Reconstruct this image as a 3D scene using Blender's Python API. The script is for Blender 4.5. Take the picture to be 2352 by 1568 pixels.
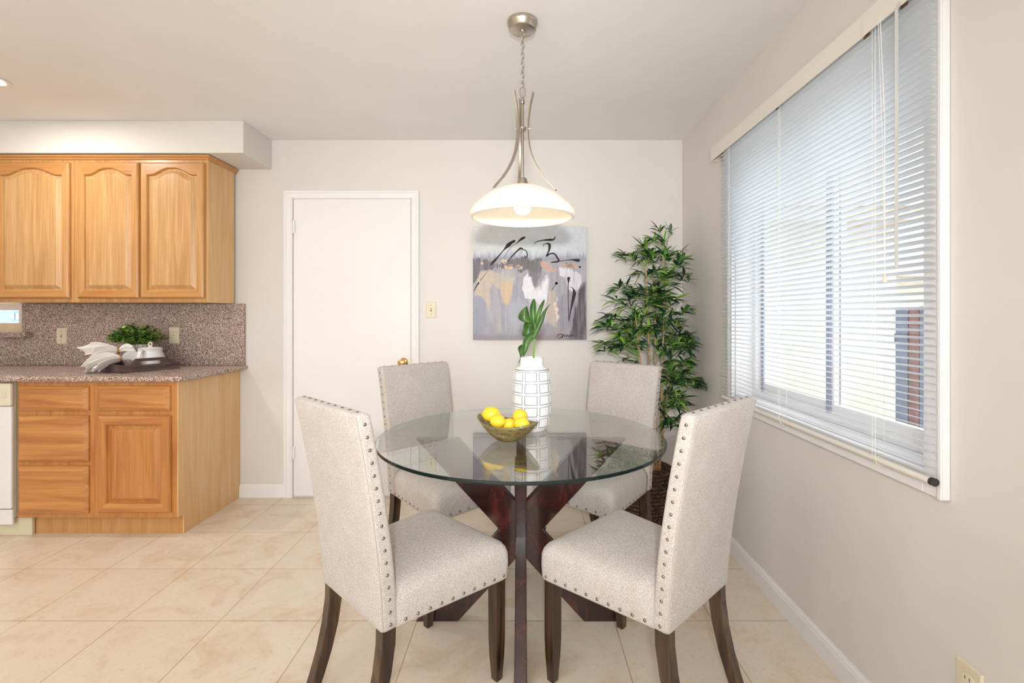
import bpy, math, random
from mathutils import Vector, Matrix
PI = math.pi
random.seed(7)
S = bpy.context.scene
for o in list(bpy.data.objects): bpy.data.objects.remove(o)
COL = S.collection

# ------------------------------------------------------------------ camera
EYE = 1.25
FPX = 1110.67
cam = bpy.data.objects.new('camera', bpy.data.cameras.new('camera'))
COL.objects.link(cam)
cam.location = (0, 0, EYE)
cam.rotation_euler = (PI/2, 0, 0)
cam.data.sensor_width = 36
cam.data.lens = 17.0
cam.data.shift_x = -24/2352
cam.data.shift_y = -60/2352
cam.data.clip_start = .05
S.camera = cam
S.view_settings.view_transform = 'Standard'
S.view_settings.look = 'None'
S.view_settings.gamma = 1
S.view_settings.exposure = 0.0
S.view_settings.use_curve_mapping = False

# ------------------------------------------------------------------ world, sun, room lights
W = bpy.data.worlds.new('sky'); S.world = W; W.use_nodes = True
wn = W.node_tree.nodes; wn.clear()
wb = wn.new('ShaderNodeBackground'); wo = wn.new('ShaderNodeOutputWorld')
wb.inputs[0].default_value = (.94, .965, 1.0, 1); wb.inputs[1].default_value = 3.0
W.node_tree.links.new(wb.outputs[0], wo.inputs[0])

def light(name, kind, loc, power, color=(1, 1, 1), size=.1, sizey=None, rot=(0, 0, 0), spread=None):
    d = bpy.data.lights.new(name, kind); d.energy = power; d.color = color
    if kind == 'AREA':
        d.size = size
        if sizey: d.shape = 'RECTANGLE'; d.size_y = sizey
        else: d.shape = 'DISK'
        if spread: d.spread = spread
    elif kind == 'POINT': d.shadow_soft_size = size
    elif kind == 'SUN': d.angle = size
    o = bpy.data.objects.new(name, d); COL.objects.link(o); o.location = loc; o.rotation_euler = rot
    return o
light('sun', 'SUN', (0, 0, 8), 1.2, (1, .95, .88), .01, rot=(math.radians(46), 0, math.radians(-22)))
CEIL = 2.456
# can lights of the kitchen ceiling; the first one is in view at the left edge
CANS = [(-2.722, 2.47, 10), (-2.67, .9, 8), (-2.67, -.9, 8), (-.9, -1.5, 4)]
for cx_, cy_, p_ in CANS:
    light('can_lamp', 'AREA', (cx_, cy_, CEIL-.012), p_, (1, .975, .94), .10)
# added fill panel in front of the windowless rear wall, to light the room
light('rear_fill', 'AREA', (-.7, -3.3, 1.35), 78, (.93, .965, 1), 3.4, 2.1, rot=(PI/2, 0, 0))
# photographer's flash
light('camera_flash', 'AREA', (0, -.42, 1.47), 11, (1, 1, 1), .1, rot=(math.radians(88), 0, 0), spread=math.radians(84))
# added fill light aimed upward to brighten the ceiling
light('bounce_fill', 'AREA', (-1.7, -.7, 1.6), 43, (1, 1, 1), .3, rot=(PI, 0, 0))

# ------------------------------------------------------------------ materials
def lin(c): return tuple(((v/255)/12.92 if v/255 <= .04045 else ((v/255+.055)/1.055)**2.4) for v in c)+(1,)
class NT:
    def __init__(s, name):
        s.m = bpy.data.materials.new(name); s.m.use_nodes = True; s.t = s.m.node_tree; s.t.nodes.clear()
        s.out = s.n('ShaderNodeOutputMaterial'); s.b = s.n('ShaderNodeBsdfPrincipled'); s.l(s.b, 0, s.out, 0)
    def n(s, t, **k):
        x = s.t.nodes.new(t)
        for a, v in k.items():
            if a in x.bl_rna.properties and a not in ('inputs',): setattr(x, a, v)
            else: x.inputs[a.replace('_', ' ')].default_value = v
        return x
    def l(s, a, i, b, j):
        s.t.links.new(a.outputs[i], b.inputs[j])
    def coords(s, scale=(1, 1, 1), kind='Object', rot=(0, 0, 0)):
        c = s.n('ShaderNodeTexCoord'); m = s.n('ShaderNodeMapping'); s.l(c, kind, m, 0)
        m.inputs['Scale'].default_value = scale; m.inputs['Rotation'].default_value = rot
        return m
    def noise(s, co, scale, detail=3, rough=.5, dist=0):
        x = s.n('ShaderNodeTexNoise'); x.inputs['Scale'].default_value = scale; x.inputs['Detail'].default_value = detail
        x.inputs['Roughness'].default_value = rough; x.inputs['Distortion'].default_value = dist
        s.l(co, 0, x, 'Vector'); return x
    def ramp(s, src, o, stops, interp='LINEAR'):
        r = s.n('ShaderNodeValToRGB'); r.color_ramp.interpolation = interp; e = r.color_ramp.elements
        while len(e) < len(stops): e.new(.5)
        for k, (p, c) in enumerate(stops): e[k].position = p; e[k].color = lin(c) if len(c) == 3 else c
        s.l(src, o, r, 0); return r
    def mix(s, a, ao, b, bo, fac=.5, mode='MIX', fsrc=None):
        x = s.n('ShaderNodeMix'); x.data_type = 'RGBA'; x.blend_type = mode; x.inputs[0].default_value = fac
        if fsrc: s.l(fsrc[0], fsrc[1], x, 0)
        if isinstance(a, tuple): x.inputs[6].default_value = a
        else: s.l(a, ao, x, 6)
        if isinstance(b, tuple): x.inputs[7].default_value = b
        else: s.l(b, bo, x, 7)
        return x
    def bump(s, src, o, strength=.2, dist=.002):
        x = s.n('ShaderNodeBump'); x.inputs['Strength'].default_value = strength; x.inputs['Distance'].default_value = dist
        s.l(src, o, x, 'Height'); s.l(x, 0, s.b, 'Normal'); return x
    def set(s, **k):
        for a, v in k.items(): s.b.inputs[a.replace('_', ' ')].default_value = v
        return s.m
def plain(name, c, rough=.5, metal=0, var=.04, scale=8, bump=0, **k):
    t = NT(name); co = t.coords(); nz = t.noise(co, scale, 4)
    d = tuple(max(0, int(v*(1-var))) for v in c); u = tuple(min(255, int(v*(1+var))) for v in c)
    r = t.ramp(nz, 0, [(.3, d), (.7, u)]); t.l(r, 0, t.b, 'Base Color')
    if bump: t.bump(t.noise(co, scale*14, 3), 0, bump, .001)
    return t.set(Roughness=rough, Metallic=metal, **k)
def wood(name, base, dark, light_, axis, rough=.33, scale=1.0, fine=1.0, knots=True):
    t = NT(name)
    sc = [14*scale]*3; sc[axis] = .9*scale
    co = t.coords(tuple(sc))
    big = t.noise(co, 1.0, 3, .55, 1.6)
    sc2 = [120*scale]*3; sc2[axis] = 3*scale
    fi = t.noise(t.coords(tuple(sc2)), 1.0, 3, .6, .3)
    r = t.ramp(big, 0, [(.25, dark), (.5, base), (.78, light_)])
    r2 = t.ramp(fi, 0, [(.3, (150, 128, 105)), (.62, (255, 255, 255))])
    m = t.mix(r, 0, r2, 0, .28*fine, 'MULTIPLY'); src = m
    t.l(src, 2, t.b, 'Base Color')
    t.bump(fi, 0, .12, .001)
    return t.set(Roughness=rough, Coat_Weight=.25, Coat_Roughness=.18)
M = {}
M['wall'] = plain('wall_paint', (224, 219, 213), .62, var=.008, bump=.08, scale=3)
M['ceil'] = plain('ceiling_paint', (240, 238, 237), .7, var=.006, bump=.06, scale=3)
M['white'] = plain('white_gloss_paint', (238, 236, 235), .32, var=.006)
M['doorw'] = plain('door_paint', (236, 233, 232), .38, var=.008, scale=2)
M['blind'] = plain('blind_vinyl', (238, 241, 244), .38, var=.005)
_t = M['blind'].node_tree; _b = [n for n in _t.nodes if n.type == 'BSDF_PRINCIPLED'][0]; _o = [n for n in _t.nodes if n.type == 'OUTPUT_MATERIAL'][0]
_l = _t.nodes.new('ShaderNodeBsdfTranslucent'); _l.inputs[0].default_value = (.95, .97, 1, 1); _x = _t.nodes.new('ShaderNodeMixShader'); _x.inputs[0].default_value = .5
_t.links.new(_b.outputs[0], _x.inputs[1]); _t.links.new(_l.outputs[0], _x.inputs[2]); _t.links.new(_x.outputs[0], _o.inputs[0])   # thin vinyl lets some daylight through
M['valance'] = plain('valance_vinyl', (232, 226, 216), .45, var=.006)
M['cream'] = plain('cream_plastic', (230, 222, 200), .4, var=.01)
M['ivory'] = plain('ivory_plate', (224, 214, 186), .38, var=.01)
M['ivoryd'] = plain('plate_slot', (120, 105, 80), .5)
M['oak'] = wood('honey_oak_vertical', (202, 150, 90), (186, 130, 72), (212, 164, 106), 2)
M['oakh'] = wood('honey_oak_horizontal', (200, 142, 80), (184, 120, 60), (210, 158, 98), 0)
M['oakdoor'] = wood('honey_oak_panel', (206, 160, 103), (194, 142, 86), (216, 176, 122), 2, fine=1.1)
M['oaklow'] = wood('amber_oak_vertical', (198, 133, 69), (178, 110, 52), (208, 149, 85), 2)
M['oaklowh'] = wood('amber_oak_horizontal', (202, 139, 74), (174, 106, 50), (214, 155, 92), 0)
M['oakside'] = wood('pale_oak_veneer', (230, 186, 130), (222, 172, 112), (236, 198, 146), 2, rough=.4, fine=.5)
M['espresso'] = wood('espresso_wood', (66, 46, 33), (30, 19, 14), (108, 82, 54), 2, rough=.3, scale=1.6, fine=1.0)
t = NT('mahogany_lacquer'); co = t.coords((9, 9, 4)); nz = t.noise(co, 1.8, 6, .7, .5)
r = t.ramp(nz, 0, [(.3, (18, 8, 8)), (.5, (46, 18, 16)), (.66, (84, 32, 24)), (.8, (46, 34, 38))]); t.l(r, 0, t.b, 'Base Color')
M['mahog'] = t.set(Roughness=.22, Coat_Weight=.5, Coat_Roughness=.1)
t = NT('tray_wood'); nz = t.noise(t.coords((7, 7, 60)), 1, 4, .6, .6)
r = t.ramp(nz, 0, [(.3, (58, 42, 40)), (.6, (96, 76, 72)), (.8, (118, 96, 88))]); t.l(r, 0, t.b, 'Base Color'); M['tray'] = t.set(Roughness=.45)
# tile floor: 40.4 cm grid with narrow joints
t = NT('travertine_tile')
co = t.coords((1/.4038, 1/.4038, 1)); co.inputs['Location'].default_value = (1.225/.4038, -1.711/.4038, 0)
br = t.n('ShaderNodeTexBrick'); br.offset = 0; br.squash = 1
br.inputs['Scale'].default_value = 1; br.inputs['Brick Width'].default_value = 1; br.inputs['Row Height'].default_value = 1
br.inputs['Mortar Size'].default_value = .0055; br.inputs['Mortar Smooth'].default_value = .1
br.inputs['Color1'].default_value = lin((229, 216, 198)); br.inputs['Color2'].default_value = lin((234, 222, 206)); br.inputs['Mortar'].default_value = lin((190, 170, 144))
t.l(co, 0, br, 'Vector')
c2 = t.coords((1, 1, 1)); n1 = t.noise(c2, 5.5, 6, .62, .8); n2 = t.noise(c2, 48, 5, .75, .5)
r1 = t.ramp(n1, 0, [(.3, (232, 216, 194)), (.5, (250, 247, 241)), (.75, (255, 255, 255))])
r2 = t.ramp(n2, 0, [(.33, (206, 184, 154)), (.46, (255, 255, 255))])
m1 = t.mix(br, 0, r1, 0, .8, 'MULTIPLY'); m2 = t.mix(m1, 2, r2, 0, .26, 'MULTIPLY'); t.l(m2, 2, t.b, 'Base Color')
rr = t.n('ShaderNodeMapRange'); t.l(n2, 0, rr, 0); rr.inputs[3].default_value = .26; rr.inputs[4].default_value = .42; t.l(rr, 0, t.b, 'Roughness')
bb = t.n('ShaderNodeMath', operation='MULTIPLY'); t.l(br, 1, bb, 0); bb.inputs[1].default_value = -1; t.bump(bb, 0, .4, .002)
M['floor'] = t.m
# granite
t = NT('speckled_granite'); co = t.coords()
v = t.n('ShaderNodeTexVoronoi'); v.inputs['Scale'].default_value = 270; t.l(co, 0, v, 'Vector')
sp = t.n('ShaderNodeSeparateColor'); t.l(v, 'Color', sp, 0)
nz = t.noise(co, 150, 4, .75)
mx = t.n('ShaderNodeMath', operation='ADD'); t.l(sp, 0, mx, 0); t.l(nz, 0, mx, 1)
md = t.n('ShaderNodeMath', operation='MULTIPLY'); t.l(mx, 0, md, 0); md.inputs[1].default_value = .62
r = t.ramp(md, 0, [(.28, (84, 60, 50)), (.42, (122, 92, 80)), (.56, (154, 126, 112)), (.70, (182, 160, 148)), (.84, (216, 202, 192))])
t.l(r, 0, t.b, 'Base Color'); M['granite'] = t.set(Roughness=.16)
# linen
t = NT('oatmeal_linen'); a = t.noise(t.coords((640, 640, 170)), 1, 2, .5); b = t.noise(t.coords((190, 190, 640)), 1, 2, .5); c = t.noise(t.coords(), 14, 4, .6)
mx = t.n('ShaderNodeMath', operation='ADD'); t.l(a, 0, mx, 0); t.l(b, 0, mx, 1)
m2_ = t.n('ShaderNodeMath', operation='MULTIPLY'); t.l(mx, 0, m2_, 0); m2_.inputs[1].default_value = .5
r = t.ramp(m2_, 0, [(.33, (160, 152, 146)), (.5, (193, 186, 179)), (.66, (217, 212, 206))])
rc = t.ramp(c, 0, [(.3, (244, 240, 237)), (.7, (255, 255, 255))]); m = t.mix(r, 0, rc, 0, .8, 'MULTIPLY')
t.l(m, 2, t.b, 'Base Color'); t.bump(m2_, 0, .35, .001); M['linen'] = t.set(Roughness=.92, Sheen_Weight=.15)
M['welt'] = plain('linen_welt', (188, 178, 170), .9)
M['nail'] = plain('antique_nailhead', (146, 138, 130), .32, 1.0)
M['nickel'] = plain('brushed_nickel', (190, 182, 170), .3, 1.0, var=.03, scale=30)
M['brass'] = plain('polished_brass', (206, 170, 110), .18, 1.0)
M['gold'] = plain('napkin_ring_gold', (206, 150, 80), .3, .9)
M['ceramic'] = plain('white_ceramic', (230, 229, 228), .25, var=.01)
M['ceramicline'] = plain('grey_glaze_line', (120, 118, 126), .5)
M['napkin'] = plain('white_cotton', (246, 242, 236), .85, var=.015, scale=20, bump=.1)
M['lemon'] = plain('lemon_skin', (250, 206, 52), .38, var=.05, scale=18, bump=.35)
M['lemontip'] = plain('lemon_tip', (170, 170, 50), .5)
M['stem'] = plain('leaf_stem', (120, 156, 76), .45)
M['black'] = plain('dark_plastic', (52, 46, 46), .4)
M['cord'] = plain('white_cord', (238, 236, 230), .7)
M['lime'] = plain('dark_bracket', (110, 84, 58), .5)
t = NT('grooved_grey_pot'); co = t.coords((1, 1, .12)); nz = t.noise(co, 190, 2, .5)
r = t.ramp(nz, 0, [(.38, (140, 132, 126)), (.55, (206, 200, 194))]); t.l(r, 0, t.b, 'Base Color'); t.bump(nz, 0, .4, .002); M['pot'] = t.set(Roughness=.6)
t = NT('bowl_wood'); nz = t.noise(t.coords((9, 9, 30)), 2.2, 5, .6, 1.2)
r = t.ramp(nz, 0, [(.36, (78, 70, 40)), (.48, (136, 114, 76)), (.55, (104, 112, 56)), (.64, (158, 134, 98))]); t.l(r, 0, t.b, 'Base Color'); M['bowl'] = t.set(Roughness=.42, Coat_Weight=.2)
def leafmat(name, cols, rough=.4):
    t = NT(name); g = t.n('ShaderNodeNewGeometry'); r = t.ramp(g, 'Random Per Island', cols)
    t.l(r, 0, t.b, 'Base Color'); nz = t.noise(t.coords(), 60, 2); t.bump(nz, 0, .1, .001)
    return t.set(Roughness=rough, Subsurface_Weight=0)
M['bamboo'] = leafmat('bamboo_leaf', [(0, (14, 42, 28)), (.4, (28, 70, 40)), (.6, (56, 106, 50)), (.8, (112, 158, 60)), (1, (160, 196, 84))])
M['succ'] = leafmat('boxwood_leaf', [(0, (24, 58, 26)), (.3, (56, 98, 40)), (.55, (118, 160, 62)), (1, (176, 206, 104))])
t = NT('monstera_leaf'); nz = t.noise(t.coords(), 22, 3); r = t.ramp(nz, 0, [(.3, (44, 78, 32)), (.7, (80, 120, 54))]); t.l(r, 0, t.b, 'Base Color'); M['mons'] = t.set(Roughness=.35)
t = NT('bamboo_cane'); nz = t.noise(t.coords((6, 6, 25)), 3, 3); r = t.ramp(nz, 0, [(.35, (168, 124, 82)), (.7, (208, 172, 126))]); t.l(r, 0, t.b, 'Base Color'); M['cane'] = t.set(Roughness=.5)
t = NT('woven_seagrass'); nz = t.noise(t.coords((60, 60, 160)), 1, 3, .6, .6)
r = t.ramp(nz, 0, [(.35, (30, 20, 16)), (.52, (82, 60, 44)), (.7, (150, 122, 92))]); t.l(r, 0, t.b, 'Base Color'); t.bump(nz, 0, .8, .006); M['basket'] = t.set(Roughness=.75)
# glass of the tabletop and panes: see-through sheet with a Schlick reflection (same for every ray)
def sheet(name, tint, f0, rough=0.0):
    t = NT(name); t.t.nodes.remove(t.b)
    tr = t.n('ShaderNodeBsdfTransparent'); tr.inputs[0].default_value = tint
    gl = t.n('ShaderNodeBsdfAnisotropic'); gl.inputs['Roughness'].default_value = rough
    lw = t.n('ShaderNodeLayerWeight'); lw.inputs['Blend'].default_value = .5
    pw = t.n('ShaderNodeMath', operation='POWER'); t.l(lw, 'Facing', pw, 0); pw.inputs[1].default_value = 4
    mu = t.n('ShaderNodeMath', operation='MULTIPLY_ADD'); t.l(pw, 0, mu, 0); mu.inputs[1].default_value = 1-f0; mu.inputs[2].default_value = f0
    ms = t.n('ShaderNodeMixShader'); t.l(mu, 0, ms, 0); t.l(tr, 0, ms, 1); t.l(gl, 0, ms, 2); t.l(ms, 0, t.out, 0)
    return t.m
M['glass'] = sheet('clear_glass_sheet', (.93, .965, .945, 1), .10)
M['glassb'] = sheet('clear_glass_underside', (.98, .99, .985, 1), 0.0)
t = NT('glass_edge'); g_ = t.n('ShaderNodeNewGeometry'); tr_ = t.n('ShaderNodeBsdfTransparent'); tr_.inputs[0].default_value = (.72, .85, .8, 1)
t.set(Base_Color=lin((10, 30, 28)), Roughness=.06, IOR=1.5); ms_ = t.n('ShaderNodeMixShader'); t.l(g_, 'Backfacing', ms_, 0); t.l(t.b, 0, ms_, 1); t.l(tr_, 0, ms_, 2); t.l(ms_, 0, t.out, 0)
M['glassedge'] = t.m     # seen from inside the glass the far edge is clear green
M['pane'] = sheet('window_glass', (.96, .98, .98, 1), .06)
def emis(name, c, s):
    t = NT(name); t.b.inputs['Base Color'].default_value = lin(c); t.b.inputs['Emission Color'].default_value = lin(c); t.b.inputs['Emission Strength'].default_value = s
    return t.m
M['bulb'] = emis('glowing_bulb', (255, 246, 226), 3.2)
M['candisc'] = emis('glowing_can_lens', (255, 240, 214), 8)
M['shade'] = plain('frosted_glass_shade', (250, 244, 230), .35, var=.004)
_t = M['shade'].node_tree; _b = [n for n in _t.nodes if n.type == 'BSDF_PRINCIPLED'][0]; _b.inputs['Emission Color'].default_value = lin((255, 241, 214)); _b.inputs['Emission Strength'].default_value = .09
M['stucco'] = plain('cream_stucco', (222, 217, 203), .9, var=.03, scale=4, bump=.3)
M['eave'] = plain('eave_board', (206, 192, 172), .7)
M['garagewall'] = plain('blue_grey_siding', (150, 168, 190), .8)
M['sillwood'] = plain('cream_sill_paint', (234, 212, 180), .5)
M['strip'] = plain('dull_grey_blue', (160, 166, 182), .6)  # tone of the painted sash shadow strips and the garage panes
M['roof'] = plain('roof_shingle', (196, 186, 176), .9, var=.08, scale=12)
M['fence'] = wood('weathered_fence_board', (96, 62, 56), (66, 52, 54), (122, 80, 70), 2, rough=.8, scale=.6)
M['ground'] = plain('pale_concrete', (206, 200, 190), .9, var=.05, scale=2)
M['hedge'] = plain('blue_grey_gate', (84, 92, 108), .8, var=.08)

# ------------------------------------------------------------------ mesh helpers
class MB:
    def __init__(s): s.v = []; s.f = []; s.mi = []
    def add(s, vs, fs, m=0):
        b = len(s.v); s.v += [tuple(v) for v in vs]
        for f in fs: s.f.append([b+i for i in f]); s.mi.append(m)
        return s
    def box(s, x0, x1, y0, y1, z0, z1, m=0):
        return s.add([(x0,y0,z0),(x1,y0,z0),(x1,y1,z0),(x0,y1,z0),(x0,y0,z1),(x1,y0,z1),(x1,y1,z1),(x0,y1,z1)],
                     [(0,3,2,1),(4,5,6,7),(0,1,5,4),(1,2,6,5),(2,3,7,6),(3,0,4,7)], m)
    def loft(s, rings, cap0=True, cap1=True, closed=True, m=0, ringm=None):
        n = len(rings[0]); b = len(s.v)
        for r in rings: s.v += [tuple(p) for p in r]
        for k in range(len(rings)-1):
            for i in range(n if closed else n-1):
                j = (i+1) % n
                s.f.append([b+k*n+i, b+k*n+j, b+(k+1)*n+j, b+(k+1)*n+i]); s.mi.append(ringm(k, i) if ringm else m)
        if cap0: s.f.append([b+i for i in reversed(range(n))]); s.mi.append(m)
        if cap1: s.f.append([b+(len(rings)-1)*n+i for i in range(n)]); s.mi.append(m)
        return s
    def lathe(s, prof, cx=0, cy=0, n=48, cap0=False, cap1=False, m=0):
        return s.loft([[(cx+r*math.cos(2*PI*i/n), cy+r*math.sin(2*PI*i/n), z) for i in range(n)] for r, z in prof], cap0, cap1, True, m)
    def tube(s, path, r, n=8, closed=False, m=0):
        P = [Vector(p) for p in path]; rings = []; N = len(P); up = None
        for i in range(N):
            if closed: d = P[(i+1) % N]-P[i-1]
            else: d = P[min(i+1, N-1)]-P[max(i-1, 0)]
            d.normalize()
            if up is None:
                up = Vector((0, 0, 1)) if abs(d.z) < .9 else Vector((0, 1, 0))
            a = d.cross(up).normalized(); b = a.cross(d).normalized(); up = b
            rr = r[i] if isinstance(r, (list, tuple)) else r
            rings.append([P[i]+a*(rr*math.cos(2*PI*k/n))+b*(rr*math.sin(2*PI*k/n)) for k in range(n)])
        if closed: rings.append(rings[0])
        return s.loft(rings, not closed, not closed, True, m)
    def ribbon(s, path, wid, thk, side):          # flat bar: side = width direction
        rings = []; P = [Vector(p) for p in path]; sd = Vector(side).normalized()
        for i in range(len(P)):
            d = (P[min(i+1, len(P)-1)]-P[max(i-1, 0)]).normalized(); n = d.cross(sd).normalized()
            w = wid[i] if isinstance(wid, (list, tuple)) else wid; h = thk/2
            rings.append([P[i]+sd*w/2+n*h, P[i]-sd*w/2+n*h, P[i]-sd*w/2-n*h, P[i]+sd*w/2-n*h])
        return s.loft(rings)
    def poly_extrude(s, pts, axis, a, b, m=0):    # pts 2D in the other two axes
        def mk(p, q):
            return {'x': (q, p[0], p[1]), 'y': (p[0], q, p[1]), 'z': (p[0], p[1], q)}[axis]
        return s.loft([[mk(p, a) for p in pts], [mk(p, b) for p in pts]], m=m)

def obj(name, mb, mats, parent=None, bevel=0, smooth=False, seg=2, local=False, autos=True, sub=0, solid=0):
    """parent: thing or part; coordinates are world unless local"""
    if not isinstance(mats, (list, tuple)): mats = [mats]
    vs = mb.v
    if parent is None:
        xs = [v[0] for v in vs]; ys = [v[1] for v in vs]; zs = [v[2] for v in vs]
        L = Vector(((min(xs)+max(xs))/2, (min(ys)+max(ys))/2, min(zs)))
    elif local: L = Vector((0, 0, 0))
    else:
        L = Vector((0, 0, 0)); q = parent
        while q: L = L+q.location; q = q.parent
    me = bpy.data.meshes.new(name)
    me.from_pydata([(v[0]-L.x, v[1]-L.y, v[2]-L.z) for v in vs], [], mb.f)
    for m in mats: me.materials.append(M[m] if isinstance(m, str) else m)
    if len(mats) > 1:
        for p, i in zip(me.polygons, mb.mi): p.material_index = i
    me.validate()
    import bmesh
    bm = bmesh.new(); bm.from_mesh(me); bmesh.ops.recalc_face_normals(bm, faces=bm.faces); bm.to_mesh(me); bm.free()
    o = bpy.data.objects.new(name, me); COL.objects.link(o)
    if parent is None: o.location = L
    else: o.parent = parent
    if smooth:
        for p in me.polygons: p.use_smooth = True
    if solid:
        md = o.modifiers.new('solid', 'SOLIDIFY'); md.thickness = solid; md.offset = 0
    if bevel:
        md = o.modifiers.new('bevel', 'BEVEL'); md.width = bevel; md.segments = seg; md.limit_method = 'ANGLE'; md.angle_limit = math.radians(40); md.harden_normals = False
    if sub:
        md = o.modifiers.new('sub', 'SUBSURF'); md.levels = sub; md.render_levels = sub
    if smooth and autos:
        try: me.set_sharp_from_angle(angle=math.radians(38))
        except Exception: pass
    return o
def thing(name, label, cat, loc=(0, 0, 0), rz=0, group=None, kind=None):
    o = bpy.data.objects.new(name, None); COL.objects.link(o); o.location = loc; o.rotation_euler = (0, 0, rz); o.empty_display_size = .05
    o['label'] = label; o['category'] = cat
    if group: o['group'] = group
    if kind: o['kind'] = kind
    return o
def tag(o, label, cat, group=None, kind=None):
    o['label'] = label; o['category'] = cat
    if group: o['group'] = group
    if kind: o['kind'] = kind
    return o
def bx(name, dims, mat, parent=None, bevel=0, seg=2): return obj(name, MB().box(*dims), mat, parent, bevel, seg=seg)
def PX(px, Y): return (px-1200)/FPX*Y          # image column -> X at distance Y
def PZ(py, Y): return EYE-(py-724)/FPX*Y       # image row -> height at distance Y

# ------------------------------------------------------------------ room shell
YB = 3.33; XR = 1.101; XL = -4.3; YR = -3.6; T = .12
WIN = (1.305, 2.50, .835, 2.085)        # window_1 opening in the right wall: y0,y1,z0,z1
KW = (-4.12, -3.426, 1.135, 1.62)       # kitchen window opening in the back wall
def struct(o, label, cat): return tag(o, label, cat, kind='structure')
struct(bx('floor', (XL-.2, XR+.14, YR-.14, YB+.14, -.08, 0), 'floor'), 'cream stone-look floor tile laid in a square grid', 'floor')
struct(bx('ceiling', (XL-.2, XR+.14, YR-.14, YB+.14, CEIL, CEIL+.1), 'ceil'), 'smooth pale painted ceiling', 'ceiling')
w = MB()
w.box(XL-.14, KW[0], YB, YB+T, 0, CEIL); w.box(KW[1], XR+.14, YB, YB+T, 0, CEIL); w.box(KW[0], KW[1], YB, YB+T, 0, KW[2]); w.box(KW[0], KW[1], YB, YB+T, KW[3], CEIL)
struct(obj('wall_back', w, 'wall'), 'pale beige wall with the white door and the painting', 'wall')
w = MB(); W2 = XR+.14
w.box(XR, W2, YR, WIN[0], 0, CEIL); w.box(XR, W2, WIN[1], YB, 0, CEIL); w.box(XR, W2, WIN[0], WIN[1], 0, WIN[2]); w.box(XR, W2, WIN[0], WIN[1], WIN[3], CEIL)
struct(obj('wall_right', w, 'wall'), 'pale beige wall around the wide window with the blind', 'wall')
struct(bx('wall_left', (XL-.14, XL, YR, YB, 0, CEIL), 'wall'), 'pale beige wall at the far side of the kitchen', 'wall')
struct(bx('wall_rear', (XL-.14, XR+.14, YR-.14, YR, 0, CEIL), 'wall'), 'pale beige wall behind the photographer', 'wall')
# soffit above the upper cabinets
struct(bx('trim_1', (XL, -1.728, 2.993, YB, 2.255, CEIL), 'wall', bevel=.003), 'boxed soffit above the upper oak cabinets', 'soffit')
def baseboard(name, pts, label):
    # pts: line of (x,y) and normal direction into the room
    (ax, ay), (bx_, by), (nx, ny) = pts
    prof = [(0, 0), (.013, 0), (.013, .066), (.010, .072), (.010, .078), (.006, .083), (.004, .0885), (0, .0885)]
    rings = [[(x+nx*d, y+ny*d, z) for d, z in prof] for x, y in ((ax, ay), (bx_, by))]
    struct(obj(name, MB().loft(rings), 'white'), label, 'baseboard')
baseboard('baseboard_right', ((XR, YR), (XR, YB-.013), (-1, 0)), 'white moulded baseboard along the window wall')
baseboard('baseboard_back', ((-1.943, YB), (-1.637, YB), (0, -1)), 'short white baseboard between oak cabinet and door casing')
baseboard('baseboard_rear', ((-.714, YB), (XR, YB), (0, -1)), 'white baseboard below the painting, behind the table')
# ---- door with casing
d = thing('door_1', 'plain white flush door with brass knob in white casing', 'door', (-1.17, YB, 0), kind='structure')
c = MB(); y1 = YB-.001
def casing(mb, x0, x1, z1, w_, y, th):     # mitred three-sided casing, moulded
    prof = [(0, 0), (0, th), (.012, th), (.018, th*.78), (w_-.012, th*.62), (w_-.004, th*.35), (w_, 0)]
    pr = [(d_, t_) for d_, t_ in prof]
    def ring(x, z, sx): return [(x+sx*d_, y-t_, z) for d_, t_ in pr]
    rings = [[(x0+d_, y-t_, 0) for d_, t_ in pr], [(x0+d_, y-t_, z1-d_) for d_, t_ in pr], [(x1-d_, y-t_, z1-d_) for d_, t_ in pr], [(x1-d_, y-t_, 0) for d_, t_ in pr]]
    mb.loft(rings)
casing(c, -1.636, -.712, 2.103, .056, y1, .019)
obj('door_casing', c, 'white', d)
mb = MB(); mb.box(-1.583, -1.577, YB-.014, YB-.001, 0, 2.056); mb.box(-.762, -.757, YB-.014, YB-.001, 0, 2.056); mb.box(-1.577, -.762, YB-.014, YB-.001, 2.053, 2.058); obj('door_jamb', mb, 'white', d)
bx('door_slab', (-1.572, -.767, YB-.012, YB-.001, .012, 2.048), 'doorw', d, .002)
k = MB(); kx, kz = -.817, .927
def ylathe(mb, prof, cx, cz, y0, n=24):
    mb.loft([[(cx+r*math.cos(2*PI*i/n), y0-q, cz+r*math.sin(2*PI*i/n)) for i in range(n)] for r, q in prof], True, True); return mb
ylathe(k, [(.032, 0), (.032, .004), (.026, .008), (.011, .010), (.011, .028), (.018, .033), (.0265, .040), (.028, .050), (.024, .058), (.012, .063), (.002, .064)], kx, kz, YB-.012)
obj('door_knob', k, 'brass', d, smooth=True)
for zz in (1.856, .31):
    h = MB(); h.tube([(-1.579, YB-.024, zz-.047), (-1.579, YB-.024, zz+.047)], .006, 10); h.box(-1.579, -1.560, YB-.0205, YB-.0185, zz-.045, zz+.045)
    for q in (-.03, 0, .03): h.tube([(-1.579, YB-.024, zz+q-.001), (-1.579, YB-.024, zz+q+.001)], .0068, 10)
    obj('hinge', h, 'white', d, smooth=True)
obj('strike_plate', MB().box(-.764, -.7605, YB-.022, YB-.0185, .90, .955), 'brass', d)

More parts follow.
